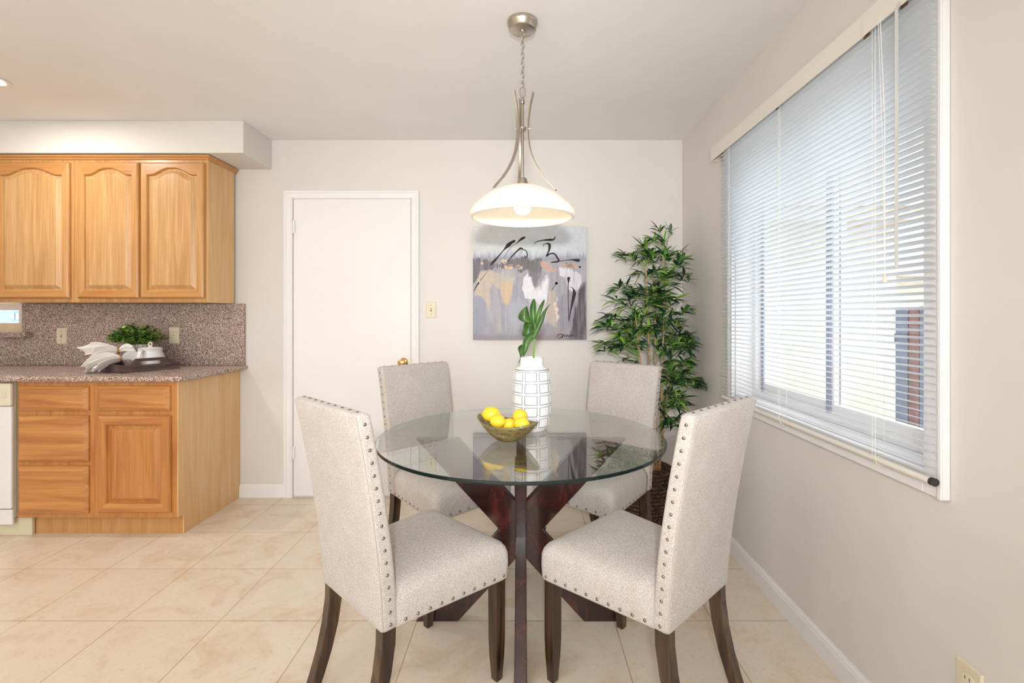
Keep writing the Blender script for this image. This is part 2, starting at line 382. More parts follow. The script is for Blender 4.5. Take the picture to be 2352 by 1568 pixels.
# ------------------------------------------------------------------ wall plates
def plate(name, label, cat, cx, cz, wall, kind):
    """wall: ('y', Y) facing -y or ('x', X, y) facing -x"""
    def P(u, v, q):
        return (cx+u, wall[1]-q, cz+v) if wall[0] == 'y' else (wall[1]-q, cx-u, cz+v)
    def rb(mb, u0, u1, v0, v1, q0, q1, ins=0):
        mb.add([P(u0, v0, q0), P(u1, v0, q0), P(u1, v1, q0), P(u0, v1, q0), P(u0+ins, v0+ins, q1), P(u1-ins, v0+ins, q1), P(u1-ins, v1-ins, q1), P(u0+ins, v1-ins, q1)],
               [(0,3,2,1),(4,5,6,7),(0,1,5,4),(1,2,6,5),(2,3,7,6),(3,0,4,7)])
    root = thing(name, label, cat, P(0, 0, 0))
    mb = MB(); rb(mb, -.035, .035, -.057, .057, .0005, .006, .004); obj('cover_plate', mb, 'ivory', root)
    def disc(mb, v, u, r, q0, q1):
        n = 10; mb.loft([[P(u+r*math.cos(2*PI*i/n), v+r*math.sin(2*PI*i/n), q) for i in range(n)] for q in (q0, q1)])
    if kind == 'switch':
        mb = MB(); rb(mb, -.005, .005, -.012, .012, .005, .007, .0005); obj('toggle_slot', mb, 'ivoryd', root)
        mb = MB(); rb(mb, -.004, .004, -.002, .010, .006, .016, .0015); obj('toggle', mb, 'ivory', root)
        for v in (-.03, .03):
            mb = MB(); disc(mb, v, 0, .003, .005, .007); obj('screw', mb, 'ivoryd', root)
    else:
        for v in (-.0195, .0195):
            mb = MB(); n = 20
            mb.loft([[P(max(-.0145, min(.0145, .0175*math.cos(2*PI*i/n))), v+.0135*math.sin(2*PI*i/n), q) for i in range(n)] for q in (.005, .0085)])
            r = obj('receptacle', mb, 'cream', root)
            for u in (-.006, .006):
                mb = MB(); rb(mb, u-.0012, u+.0012, v-.001, v+.008, .008, .0089); obj('slot', mb, 'ivoryd', r)
        mb = MB(); disc(mb, 0, 0, .003, .005, .007); obj('screw', mb, 'ivoryd', root)
BSY = YB-.022
plate('light_switch', 'ivory toggle light switch on beige wall beside the white door', 'light switch', -.629, PZ(711, YB), ('y', YB), 'switch')
plate('light_switch', 'ivory toggle switch on the granite backsplash near the kitchen window', 'light switch', PX(142.5, BSY), PZ(771, BSY), ('y', BSY), 'switch')
plate('power_outlet', 'ivory duplex outlet on the granite backsplash behind the tray', 'outlet', PX(400, BSY), PZ(770, BSY), ('y', BSY), 'outlet')
plate('power_outlet', 'ivory duplex outlet low on the wall below the window', 'outlet', 1.188, .335, ('x', XR), 'outlet')

# ------------------------------------------------------------------ kitchen
def bowed_door(mb, x0, x1, z0, z1, y, th, stile, rail, rise, arch=True, n=20):
    """raised-panel door facing -y. materials 0 vertical, 1 horizontal, 2 panel"""
    def loop(ins_s, ins_b, ins_t, rs, q, ov=None):
        pts = [(x0+ins_s, z0+ins_b), (x1-ins_s, z0+ins_b)]; a, b = x0+ins_s, x1-ins_s
        for i in range(n+1):
            tt = 1-2*i/n; u = abs(tt)/.86
            s_ = 0 if u >= 1 else .5*(1+math.cos(PI*u**1.35))
            x = (a+b)/2+tt*(b-a)/2
            pts.append((x, z1-ins_t-rise_max*(1 if rs else 0)+(rs*s_ if rs else 0)))
        return [(p[0], y-q, p[1]) for p in pts]
    rise_max = rise if arch else 0
    R = rise if arch else 0
    L = [loop(0, 0, 0, 0, 0), loop(0, 0, 0, 0, th-.010), loop(.004, .004, .004, 0, th-.004), loop(.010, .010, .010, 0, th), loop(stile, rail, (.033 if arch else rail), R, th),
         loop(stile+.004, rail+.004, ((.033 if arch else rail))+.004, R, th-.004), loop(stile+.008, rail+.008, ((.033 if arch else rail))+.008, R, th-.014),
         loop(stile+.014, rail+.014, ((.033 if arch else rail))+.014, R, th-.014), loop(stile+.036, rail+.036, ((.033 if arch else rail))+.036, R, th-.002), loop(stile+.038, rail+.038, ((.033 if arch else rail))+.038, R, th-.001)]
    N = n+3
    def rm(k, i):
        if k >= 6: return 2
        return 1 if (i == 0 or 2 <= i < N-1) else 0
    mb.loft(L, True, True, True, 2, rm)
def drawer(mb, x0, x1, z0, z1, y, th):
    def lp(i, q): return [(x0+i, y-q, z0+i), (x1-i, y-q, z0+i), (x1-i, y-q, z1-i), (x0+i, y-q, z1-i)]
    mb.loft([lp(0, 0), lp(0, th-.016), lp(.003, th-.013), lp(.020, th-.001), lp(.023, th)], m=0)
# upper cabinets (body face 3.03, doors 3.03-.02)
YU = 3.03; YD = YU
UZ0, UZ1 = 1.331, 2.252
def upx(px): return PX(px, YU-.02)
CX = -1.971
splits = [(-4.02, upx(-178)), (upx(-178), upx(164)), (upx(164), CX)]
labels = ['honey oak upper cabinet above the kitchen window, cut by the left edge', 'honey oak upper cabinet at the left edge, single arched door in view', 'honey oak upper cabinet with two arched doors, at the end of the row']
doors = [[], [(upx(-168), upx(-22)), (upx(-18), upx(157))], [(upx(176), upx(317)), (upx(321), upx(467))]]
for k in (1, 2):
    a, b = splits[k]; root = thing('upper_cabinet', labels[k], 'cabinet', ((a+b)/2, 3.17, UZ0), group='honey oak upper cabinets')
    mb = MB(); mb.box(a+.0005, b-.0005 if k == 1 else b-.004, YU, YB-.024, UZ0, UZ1-.001)
    obj('cabinet_body', mb, 'oak', root, .0015)
    if k == 2: bx('side_panel', (b-.004, b, YU+.001, YB-.024, UZ0, UZ1-.02), 'oakside', root)
    for (x0, x1) in doors[k]:
        mb = MB(); bowed_door(mb, x0, x1, UZ0+.026, UZ1-.048, YD, .021, .040, .044, .043)
        obj('cabinet_door', mb, ['oak', 'oakh', 'oakdoor'], root)
    cr = MB(); e = .022 if k == 2 else 0
    prof = [(0, 0), (.006, 0), (.010, .010), (.018, .016), (.020, .026), (0, .026)]
    r1 = [(a, YU-d_, UZ1-.028+z_) for d_, z_ in prof]; r2 = [(b+(d_ if k == 2 else 0), YU-d_, UZ1-.028+z_) for d_, z_ in prof]
    rings = [r1, r2]
    if k == 2: rings.append([(b+d_, YB-.001, UZ1-.028+z_) for d_, z_ in prof])
    cr.loft(rings); obj('crown_moulding', cr, 'oakh', root)
# base cabinets
BX = -1.943; YF = 2.728; BZ1 = .876
def bpx(px): return PX(px, YF-.018)
def by(py): return PZ(py, YF-.018)
div = bpx(211)
mats3 = ['oaklow', 'oaklowh', 'oaklow']
r = thing('base_cabinet', 'amber oak base cabinet with three stacked drawers, beside the white dishwasher', 'cabinet', ((bpx(31)+div)/2, 3.0, 0), group='amber oak base cabinets')
x0 = bpx(33)
mb = MB(); mb.box(x0, div-.0005, YF, YB-.001, .11, BZ1-.001); obj('cabinet_body', mb, 'oaklow', r, .001)
bx('toe_kick', (PX(58, 2.775), div-.0005, 2.775, YB-.001, 0, .1098), 'oak', r)
for (z1_, z0_) in ((888, 944), (955, 1061), (1071, 1181)):
    mb = MB(); drawer(mb, bpx(38), bpx(200), by(z0_), by(z1_), YF, .024); obj('drawer_front', mb, 'oaklowh', r)
r = thing('base_cabinet', 'amber oak base cabinet with one drawer over a raised panel door, at the counter end', 'cabinet', ((BX+div)/2, 3.0, 0), group='amber oak base cabinets')
mb = MB(); mb.box(div+.0005, BX-.005, YF, YB-.001, .11, BZ1-.001); obj('cabinet_body', mb, 'oaklow', r, .001)
bx('toe_kick', (div+.0005, BX-.005, 2.775, YB-.001, 0, .1098), 'oak', r)
mb = MB(); mb.poly_extrude([(YF+.001, .111), (2.775, .111), (2.775, .0), (YB-.001, .0), (YB-.001, BZ1-.001), (YF+.001, BZ1-.001)], 'x', BX-.005, BX); obj('side_panel', mb, 'oakside', r)
mb = MB(); drawer(mb, bpx(221), bpx(388), by(944), by(887), YF, .024); obj('drawer_front', mb, 'oaklowh', r)
mb = MB(); bowed_door(mb, bpx(223), bpx(390), by(1178), by(955), YF, .020, .046, .048, 0, arch=False); obj('cabinet_door', mb, ['oaklow', 'oaklowh', 'oaklow'], r)
# dishwasher
r = thing('dishwasher', 'off-white dishwasher cut by the left edge, beside the oak drawers', 'dishwasher', (-3.25, 3.0, 0))
dx1 = bpx(27); dx0 = dx1-.60
bx('tub', (dx0, dx1, YF+.0, YB-.02, .11, BZ1-.004), 'ivory', r)
bx('door_panel', (dx0, dx1, YF-.022, YF-.001, .165, .74), 'white', r, .006)
bx('control_panel', (dx0, dx1, YF-.026, YF-.001, .742, BZ1-.006), 'cream', r, .008)
bx('control_recess', (dx0+.1, dx1-.02, YF-.029, YF-.024, .79, .83), 'ivory', r, .002)
bx('kick_plate', (dx0, bpx(27), YF-.016, YF-.001, .075, .160), 'white', r, .004)
bx('toe_plate', (dx0, bpx(56), 2.752, 2.77, .0, .10), 'ivory', r, .002)
# counter, backsplash, sill
CY = 2.690; CXR = -1.890
cm = MB()
def cring(ins, z):
    a = CXR-ins; yb = YB-.001; yf = CY+ins; ch = .03
    pts = [(XL+.01, yb), (XL+.01, yf)]
    for i in range(7):
        th = PI/2*i/6; pts.append((a-ch+ch*math.sin(th), yf+ch-ch*math.cos(th)))
    pts.append((a, yb)); return [(p[0], p[1], z) for p in pts]
zc0, zc1 = .877, .909; zm = (zc0+zc1)/2
cm.loft([cring(.016*(1-math.sin(a_)) if False else .016*(1-math.cos(a_)), zm+.016*math.sin(a_)) for a_ in [PI/2*q for q in (-1, -.75, -.5, -.25, 0, .25, .5, .75, 1)]])
tag(obj('countertop', cm, 'granite', smooth=True), 'speckled brown granite countertop with rounded edge on the oak base cabinets', 'countertop')
mb = MB(); SX = KW[1]
mb.box(SX, -1.905, YB-.022, YB-.0005, zc1+.0005, 1.330); mb.box(XL+.01, SX, YB-.022, YB-.0005, zc1+.0005, 1.10)
tag(obj('backsplash', mb, 'granite', bevel=.002), 'speckled brown granite backsplash below the upper cabinets', 'backsplash')
tag(bx('window_sill_slab', (XL+.01, PX(64, YB-.06), YB-.075, YB+.05, 1.101, 1.1345), 'granite', bevel=.004), 'granite ledge below the kitchen window at the left edge', 'window sill')
r = thing('window_2', 'small white framed window over the kitchen counter', 'window', ((KW[0]+KW[1])/2, YB+.05, KW[2]), kind='structure')
mb = MB(); a, b, c_, e = KW
def frame(mb, u0, u1, v0, v1, w_, q0, q1, ax):
    for (p0, p1, s0, s1) in ((u0, u1, v0, v0+w_), (u0, u1, v1-w_, v1), (u0, u0+w_, v0+w_, v1-w_), (u1-w_, u1, v0+w_, v1-w_)):
        if ax == 'y': mb.box(p0, p1, q0, q1, s0, s1)
        else: mb.box(q0, q1, p0, p1, s0, s1)
frame(mb, a+.001, b-.001, c_+.001, e-.001, .035, YB+.055, YB+.10, 'y'); mb.box(-3.80, -3.765, YB+.056, YB+.099, c_+.03, e-.03)
obj('window_frame', mb, 'white', r)
bx('sill_board', (a+.001, b-.001, YB+.045, YB+.054, c_+.0005, 1.196), 'sillwood', r)
bx('sash_rail', (a+.04, b-.036, YB+.062, YB+.095, 1.287, 1.345), 'white', r)
bx('stile', (-3.530, b-.036, YB+.060, YB+.095, c_+.03, 1.2865), 'white', r)
bx('pane', (a+.03, b-.03, YB+.075, YB+.079, c_+.03, e-.03), 'pane', r)

# tray, pitcher, pot, napkins on the counter
CT = zc1
TO = Vector((-2.354, 2.825, CT)); TU = Vector((.489, .873, 0)).normalized(); TV = Vector((-.873, .489, 0)).normalized(); TZ = Vector((0, 0, 1))
TWU, TWV = .318, .38
r = thing('serving_tray', 'dark grey-brown wooden serving tray with cut-out handles on the granite counter', 'tray', TO+TU*TWU/2+TV*TWV/2+Vector((0, 0, .0006)))
def tp(u, v, z): return tuple(TO+TU*u+TV*v+TZ*(z+.0006))
def tbox(mb, u0, u1, v0, v1, z0, z1):
    mb.add([tp(u0,v0,z0),tp(u1,v0,z0),tp(u1,v1,z0),tp(u0,v1,z0),tp(u0,v0,z1),tp(u1,v0,z1),tp(u1,v1,z1),tp(u0,v1,z1)], [(0,3,2,1),(4,5,6,7),(0,1,5,4),(1,2,6,5),(2,3,7,6),(3,0,4,7)])
mb = MB(); tbox(mb, .012, TWU-.012, .012, TWV-.012, .002, .012); obj('tray_base', mb, 'tray', r)
for u0 in (0, TWU-.013):
    mb = MB(); tbox(mb, u0, u0+.013, .013, TWV-.013, 0, .046); obj('side_rail', mb, 'tray', r, .002)
for v0 in (0, TWV-.013):
    # handle board: rises in the middle, with a slot
    N = 72; mb = MB()
    us = [TWU*i/N for i in range(N+1)]
    def top(u):
        q = abs(u-TWU/2)/(TWU/2); s_ = max(0, min(1, (.72-q)/.27)); s_ = s_*s_*(3-2*s_); return .046+.034*s_
    def slot(u):
        hw = .055; q = abs(u-TWU/2)
        if q > hw: return None
        e = max(0, q-(hw-.011)); h = math.sqrt(max(0, .011**2-e*e)); return (.052-h, .052+h)
    for v_ in (v0, v0+.013):
        pass
    for i in range(N):
        a_, b_ = us[i], us[i+1]; sa, sb = slot(a_), slot(b_)
        def quad(a0, a1, b0, b1):
            mb.add([tp(a_, v0, a0), tp(b_, v0, b0), tp(b_, v0, b1), tp(a_, v0, a1), tp(a_, v0+.013, a0), tp(b_, v0+.013, b0), tp(b_, v0+.013, b1), tp(a_, v0+.013, a1)],
                   [(0,1,2,3),(7,6,5,4),(0,4,5,1),(3,2,6,7),(0,3,7,4),(1,5,6,2)])
        if sa is None and sb is None: quad(0, top(a_), 0, top(b_))
        else:
            sa = sa or (.052, .052); sb = sb or (.052, .052)
            quad(0, sa[0], 0, sb[0]); quad(sa[1], top(a_), sb[1], top(b_))
    obj('handle_board', mb, 'tray', r)
TF = CT+.0132
pc = TO+TU*.20+TV*.105; px_, py_ = pc.x, pc.y
r = thing('lidded_pitcher', 'squat white ceramic pitcher with lid on the wooden tray', 'pitcher', (px_, py_, TF))
mb = MB(); mb.lathe([(0.002, TF), (.070, TF), (.082, TF+.012), (.086, TF+.03), (.080, TF+.055), (.068, TF+.085), (.062, TF+.105), (.064, TF+.116), (.060, TF+.116), (.002, TF+.112)], px_, py_, 40, m=0)
obj('pitcher_body', mb, 'ceramic', r, smooth=True)
mb = MB(); mb.lathe([(.063, TF+.1165), (.064, TF+.120), (.05, TF+.126), (.012, TF+.130), (.008, TF+.134), (.002, TF+.135)], px_, py_, 32); ld = obj('lid', mb, 'ceramic', r, smooth=True)
mb = MB(); mb.tube([(px_+.011*math.cos(q), py_, TF+.146+.011*math.sin(q)) for q in [2*PI*i/16 for i in range(16)]], .0035, 8, True); obj('ring_knob', mb, 'cream', ld, smooth=True)
mb = MB(); hd = Vector((.1, -1, 0)).normalized()
mb.ribbon([(px_+hd.x*rr, py_+hd.y*rr, TF+zz) for rr, zz in ((.060, .108), (.076, .112), (.094, .106), (.104, .088), (.104, .06), (.094, .036), (.08, .026))], .020, .006, (1, .1, 0)); obj('handle', mb, 'ceramic', r, smooth=True)
qc = TO+TU*.20+TV*.281; qx, qy = qc.x, qc.y
r = thing('potted_plant', 'small leafy green plant in grey grooved pot on the wooden tray', 'potted plant', (qx, qy, TF))
mb = MB(); H0 = .142
mb.lathe([(.002, TF), (.052, TF), (.066, TF+.02), (.076, TF+.055), (.079, TF+.09), (.074, TF+H0), (.070, TF+H0), (.070, TF+H0-.012), (.002, TF+H0-.012)], qx, qy, 44); obj('pot', mb, 'pot', r, smooth=True)
bx('soil', (qx-.045, qx+.045, qy-.045, qy+.045, TF+H0-.02, TF+H0-.006), 'basket', r)
mb = MB(); st = MB(); random.seed(5)
for i in range(120):
    a_ = random.uniform(0, 2*PI); spread = random.uniform(.1, 1); L = random.uniform(.07, .155)
    base = Vector((qx+.04*spread*math.cos(a_), qy+.04*spread*math.sin(a_), TF+H0-.01))
    d0 = Vector((math.cos(a_)*spread*1.25, math.sin(a_)*spread*.8, random.uniform(.5, 1.0))).normalized()
    tip = base+d0*L; tip.z = max(tip.z-.04*spread, TF+H0+.004)
    if tip.y > YB-.04: tip.y = YB-.04-random.uniform(0, .03)
    mid = base.lerp(tip, .5)+Vector((0, 0, .018))
    st.tube([base, mid, tip], .0012, 4)
    for kk in range(17):
        f_ = .28+.74*kk/16; p = base.lerp(mid, f_*2) if f_ < .5 else mid.lerp(tip, min(1, f_*2-1))
        aa = kk*2.4+i; nrm = Vector((math.cos(aa), math.sin(aa), random.uniform(.1, .9))).normalized(); sd = nrm.cross(Vector((0, 0, 1))).normalized(); up = sd.cross(nrm).normalized()
        ln = random.uniform(.016, .024); wd = ln*.5
        c0 = p; c1 = p+nrm*ln*.5+up*.003; c2 = p+nrm*ln
        if c2.y > YB-.026: continue
        mb.add([c0, c1+sd*wd, c2+sd*wd*.5, c2+up*(-.001), c2-sd*wd*.5, c1-sd*wd, c1-up*.002], [(0, 1, 6), (1, 2, 3, 6), (6, 3, 4, 5), (0, 6, 5)])
obj('foliage', mb, 'succ', r); obj('stems', st, 'stem', r)
# napkins
def fan(mb, P, D, Wd, N_, amp, pleats, tip=.35, ph=0, nu=14, nv=26):
    P, D, Wd, N_ = Vector(P), Vector(D), Vector(Wd), Vector(N_)
    g = []
    for i in range(nu+1):
        u = i/nu; row = []
        for j in range(nv+1):
            v = j/nv; ln = 1-tip*abs(v-.45)*2+.06*math.sin(9*v+ph)
            p = P+D*(u*ln)+Wd*((v-.5)*(.26+.84*u**.7))+N_*(amp*(.15+u)*math.sin(2*PI*pleats*v+ph+1.3*u)*(1-.4*u))+Vector((0, 0, 1))*(.012*math.sin(PI*u))
            row.append(p)
        g.append(row)
    b = len(mb.v); mb.v += [tuple(p) for row in g for p in row]
    for i in range(nu):
        for j in range(nv):
            mb.f.append([b+i*(nv+1)+j, b+i*(nv+1)+j+1, b+(i+1)*(nv+1)+j+1, b+(i+1)*(nv+1)+j]); mb.mi.append(0)
def napkin(label, ring, fans):
    r = thing('napkin', label, 'napkin', ring, group='napkins with gold rings')
    mb = MB()
    for q in fans: fan(mb, *q)
    zf = CT+.003
    mb.v = [(v[0], v[1], max(v[2], zf+.0008*math.sin(40*v[0]))) for v in mb.v]
    obj('cloth', mb, 'napkin', r, smooth=True, autos=False, solid=.0016)
    m2 = MB(); c = Vector(ring); ax = Vector((.8, .45, .1)).normalized(); s1 = ax.cross(Vector((0, 0, 1))).normalized(); s2 = ax.cross(s1)
    m2.ribbon
    m2.tube([c+s1*.015*math.cos(q)+s2*.015*math.sin(q) for q in [2*PI*i/20 for i in range(20)]], .005, 8, True)
    obj('napkin_ring', m2, 'gold', r, smooth=True)
YN = 2.88
n1 = (PX(279, 2.93), 2.93, PZ(824, 2.93)); n2 = (PX(272, 2.99), 2.99, PZ(805, 2.99)+.0)
napkin('white cloth napkin with gold ring, its folds spread down onto the counter', n1,
       [(n1, (PX(184, 2.80)-n1[0], -.12, CT+.010-n1[2]), (.07, -.09, .09), (.25, -.6, .6), .016, 2.4, .25, .4),
        (n1, (PX(180, 2.85)-n1[0], -.07, CT+.040-n1[2]), (.05, -.08, .10), (.2, -.5, .7), .017, 1.9, .3, 2.6),
        (n1, (PX(212, 2.80)-n1[0], -.13, CT+.02-n1[2]), (.05, -.09, .04), (.1, .2, .9), .013, 2.6, .2, 2),
        (n1, (.075, .055, .012), (.02, -.03, .07), (-.3, -.6, .5), .011, 2.2, .25, 1)])
napkin('white cloth napkin with gold ring, its folds raised over the tray edge', n2,
       [(n2, (PX(178, 2.93)-n2[0], -.06, .018), (.02, -.02, .07), (.3, -.7, .5), .018, 1.6, .25, 2.2),
        (n2, (PX(204, 2.90)-n2[0], -.09, -.02), (.04, -.05, .09), (.2, -.6, .6), .016, 2.3, .3, .9),
        (n2, (.075, .04, .012), (.0, -.02, .06), (-.2, -.6, .5), .012, 1.8, .3, .2)])

# ------------------------------------------------------------------ recessed can light
for i, (cx_, cy_, p_) in enumerate(CANS):
    lab = ['recessed ceiling light at the left edge, lit', 'recessed ceiling light over the middle of the kitchen', 'recessed ceiling light at the near end of the kitchen', 'recessed ceiling light behind the dining area'][i]
    r = thing('recessed_light', lab, 'ceiling light', (cx_, cy_, CEIL), group='recessed ceiling lights')
    mb = MB(); mb.lathe([(.058, CEIL-.0005), (.075, CEIL-.0005), (.078, CEIL-.004), (.064, CEIL-.007), (.058, CEIL-.004), (.058, CEIL-.0005)], cx_, cy_, 32); obj('trim_ring', mb, 'white', r, smooth=True)
    mb = MB(); mb.lathe([(.001, CEIL-.003), (.056, CEIL-.003), (.056, CEIL-.001), (.001, CEIL-.001)], cx_, cy_, 32); obj('lens', mb, 'candisc', r)

# ------------------------------------------------------------------ pendant lamp
LX, LY = .0, 1.985
r = thing('pendant_lamp', 'brushed nickel pendant lamp with white glass bowl shade over the dining table', 'pendant lamp', (LX, LY, CEIL))
mb = MB(); mb.lathe([(.001, CEIL-.0005), (.0625, CEIL-.0005), (.0625, CEIL-.012), (.060, CEIL-.015), (.055, CEIL-.034), (.050, CEIL-.038), (.012, CEIL-.040), (.011, CEIL-.046), (.006, CEIL-.050), (.001, CEIL-.050)], LX, LY, 40)
obj('canopy', mb, 'nickel', r, smooth=True)
zt = CEIL-.050; zb_ = 2.135; n = 11; pitch = (zt-zb_-.05)/n
for i in range(n+1):
    mb = MB(); big = (i == n); hh = (.030 if big else pitch*.72); ww = .011 if big else .0075
    zc = zt-pitch*(i+.45) if not big else zb_+.030
    pts = []
    for q in range(20):
        a_ = 2*PI*q/20; u = ww*math.cos(a_); v_ = (hh-ww)*(1 if math.sin(a_) >= 0 else -1)*.55+ww*math.sin(a_)
        tw = .5+ (PI/2 if i % 2 else 0)
        if big: tw = .2
        pts.append((LX+.001+u*math.cos(tw), LY+u*math.sin(tw), zc+v_))
    mb.tube(pts, .0024 if big else .0017, 6, True); obj('chain_link', mb, 'nickel', r, smooth=True)
mb = MB(); mb.tube([(LX+.003, LY+.006, zt+.0), (LX-.003, LY+.004, 2.32), (LX+.004, LY+.005, 2.22), (LX, LY, 2.14)], .0013, 6); obj('wire', mb, 'nickel', r, smooth=True)
mb = MB(); mb.tube([(LX, LY, 1.79), (LX, LY, 2.128)], .0058, 14); mb.lathe([(.008, 2.118), (.009, 2.122), (.009, 2.134), (.005, 2.138), (.001, 2.138)], LX, LY, 16); obj('stem_rod', mb, 'nickel', r, smooth=True)
mb = MB(); mb.lathe([(.001, 1.812), (.016, 1.812), (.019, 1.806), (.024, 1.784), (.024, 1.778)], LX, LY, 28); obj('socket_cup', mb, 'nickel', r, smooth=True)
RS = .2165; ZR = 1.652
prof = [(.016, ZR+.1285), (.05, ZR+.126), (.09, ZR+.116), (.13, ZR+.098), (.165, ZR+.074), (.195, ZR+.046), (.212, ZR+.024), (RS, ZR+.012), (.214, ZR+.002), (.205, ZR-.004)]
inn = [(rr-.005, zz-.004 if k < 7 else zz) for k, (rr, zz) in enumerate(prof)][::-1]
mb = MB(); mb.lathe(prof+[(.201, ZR-.002)]+inn[1:], LX, LY, 72); obj('lamp_shade', mb, 'shade', r, smooth=True, autos=False)
for ang in (-20, 218, 98):
    a_ = math.radians(ang); dx, dy = math.cos(a_), math.sin(a_); sidev = (-dy, dx, 0)
    rz_ = [(.046, 2.158), (.034, 2.11), (.026, 2.06), (.022, 2.01), (.025, 1.965), (.034, 1.92), (.050, 1.878), (.072, 1.838), (.099, 1.800), (.130, 1.766), (.142, 1.7505)]
    mb = MB(); mb.ribbon([(LX+dx*rr, LY+dy*rr, zz) for rr, zz in rz_], .0175, .005, sidev); obj('curved_arm', mb, 'nickel', r, smooth=True)
mb = MB(); mb.lathe([(.006, 2.018), (.019, 2.018), (.019, 2.010), (.006, 2.010), (.006, 2.018)], LX, LY, 24); mb.tube([(LX-.03, LY, 2.014), (LX+.034, LY-.008, 2.014)], .002, 8); obj('arm_collar', mb, 'nickel', r, smooth=True)
mb = MB(); mb.lathe([(.001, ZR+.012), (.018, ZR+.014), (.028, ZR+.020), (.034, ZR+.030), (.034, ZR+.043), (.026, ZR+.056), (.018, ZR+.066), (.018, ZR+.11)], LX, LY, 28); obj('bulb', mb, 'bulb', r, smooth=True, autos=False)
light('pendant_bulb_light', 'POINT', (LX, LY, ZR-.012), .14, (1, .93, .82), .03)

# ------------------------------------------------------------------ painting
def painting():
    x0, x1, z0, z1 = -.338, .436, 1.084, 1.856; yf = YB-.034
    root = thing('canvas_painting', 'square abstract painting in greys, cream and white on the beige wall', 'painting', ((x0+x1)/2, YB, z0))
    bx('stretched_canvas', (x0, x1, yf+.0006, YB-.002, z0, z1), plain('canvas_edge', (150, 146, 152), .7), root)
    N = 400; rnd = random.Random(3)
    # strokes in image fractions (from the 1620-px zoom: canvas 140..1500 x 105..1460)
    def Z(x, y): return ((x-140)/1360, (y-105)/1355)
    dark = (66, 58, 58)
    strokes = [
        ([(635,280,16),(600,300,18),(565,330,26),(540,355,16),(500,400,6),(440,470,9),(400,515,16),(350,570,6)], dark),
        ([(765,235,8),(735,248,17),(705,268,12),(660,310,4),(600,350,3),(510,480,2)], dark),
        ([(735,375,10),(710,368,12),(670,400,9),(620,450,8),(560,520,5)], (78,88,74)),
        ([(735,378,5),(775,395,6),(792,440,6),(780,480,7),(755,455,4)], dark),
        ([(870,325,2),(900,290,5),(980,270,7),(1060,265,14),(1105,262,10),(1128,228,5)], dark),
        ([(985,345,3),(985,325,4),(1020,310,6),(1055,320,16),(1058,360,16),(1045,410,9),(1022,460,9),(1060,435,9),(1110,430,9),(1145,470,10),(1165,520,11),(1080,535,7)], dark),
        ([(1165,525,4),(1260,510,4),(1330,505,8),(1380,510,18),(1405,512,20)], dark),
        ([(1422,590,13)], dark), ([(1140,785,17)], dark), ([(1130,795,4),(1080,880,2)], dark),
        ([(1287,725,20),(1285,760,12),(1283,800,5),(1282,1000,4),(1288,1230,3)], dark),
        ([(1310,828,4),(1340,850,6),(1355,900,22),(1340,980,18),(1310,1120,7),(1290,1230,5)], (52,48,54)),
        ([(210,780,10),(180,825,6),(150,880,3)], dark), ([(230,750,4),(270,700,2),(320,635,2)], dark),
        ([(1150,1430,4),(1160,1400,4),(1210,1395,4),(1200,1430,4),(1170,1440,4)], dark), ([(1225,1395,4),(1205,1440,4)], dark),
        ([(1240,1400,3),(1235,1425,3),(1255,1405,3),(1265,1425,3),(1275,1400,3),(1285,1425,3),(1300,1405,3),(1310,1425,3),(1325,1400,3),(1330,1420,3),(1350,1395,3),(1355,1420,3),(1390,1412,3)], dark)]
    SG = []
    for pts, c in strokes:
        q = [(*Z(x, y), w_/1360) for x, y, w_ in pts]
        if len(q) == 1: q = q*2
        bb = (min(p[0]-p[2] for p in q), max(p[0]+p[2] for p in q), min(p[1]-p[2] for p in q), max(p[1]+p[2] for p in q)); SG.append((q, c, bb))
    import numpy as np
    gu, gv = np.meshgrid(np.arange(N+1)/N, np.arange(N+1)/N); U = 140+1360*gu; V = 105+1355*gv
    rs = np.random.RandomState(5)
    def vn(sx, sy):
        g = rs.uniform(-1, 1, (int(sy)+3, int(sx)+3)); x = gu*sx; y = gv*sy; xi = x.astype(int); yi = y.astype(int)
        fx = x-xi; fy = y-yi; fx = fx*fx*(3-2*fx); fy = fy*fy*(3-2*fy)
        return (g[yi, xi]*(1-fx)+g[yi, xi+1]*fx)*(1-fy)+(g[yi+1, xi]*(1-fx)+g[yi+1, xi+1]*fx)*fy
    def fbn(sx, sy): return .55*vn(sx, sy)+.3*vn(sx*2.3, sy*2.3)+.2*vn(sx*5, sy*5)
    def ss(a_, b_, x):
        q = np.clip((x-a_)/(b_-a_), 0, 1); return q*q*(3-2*q)
    wx, wy = fbn(9, 9)*16+vn(60, 60)*4, fbn(9, 9)*16+vn(60, 60)*4; streak = .6*vn(70, 5)+.4*vn(150, 9)
    def poly(pts):
        X = U+wx; Y = V+wy; ins = np.zeros_like(X, bool); dd = np.full_like(X, 1e9)
        for (ax, ay), (bx_, by_) in zip(pts, pts[1:]+pts[:1]):
            if ay != by_: ins ^= ((ay > Y) != (by_ > Y)) & (X < (bx_-ax)*(Y-ay)/(by_-ay)+ax)
            ex, ey = bx_-ax, by_-ay; tt = np.clip(((X-ax)*ex+(Y-ay)*ey)/(ex*ex+ey*ey), 0, 1)
            dd = np.minimum(dd, np.hypot(X-ax-ex*tt, Y-ay-ey*tt))
        return np.where(ins, dd, -dd)
    img = np.zeros((N+1, N+1, 3))
    def over(col, al): 
        nonlocal img; img = img*(1-al[..., None])+np.array(col, float)*al[..., None]
    over((206, 208, 205), np.ones_like(gu)); over((198, 204, 212), .8*ss(.0, .6, gu+.4*fbn(4, 4)))
    band = 455+14*fbn(6, 1)+46*streak
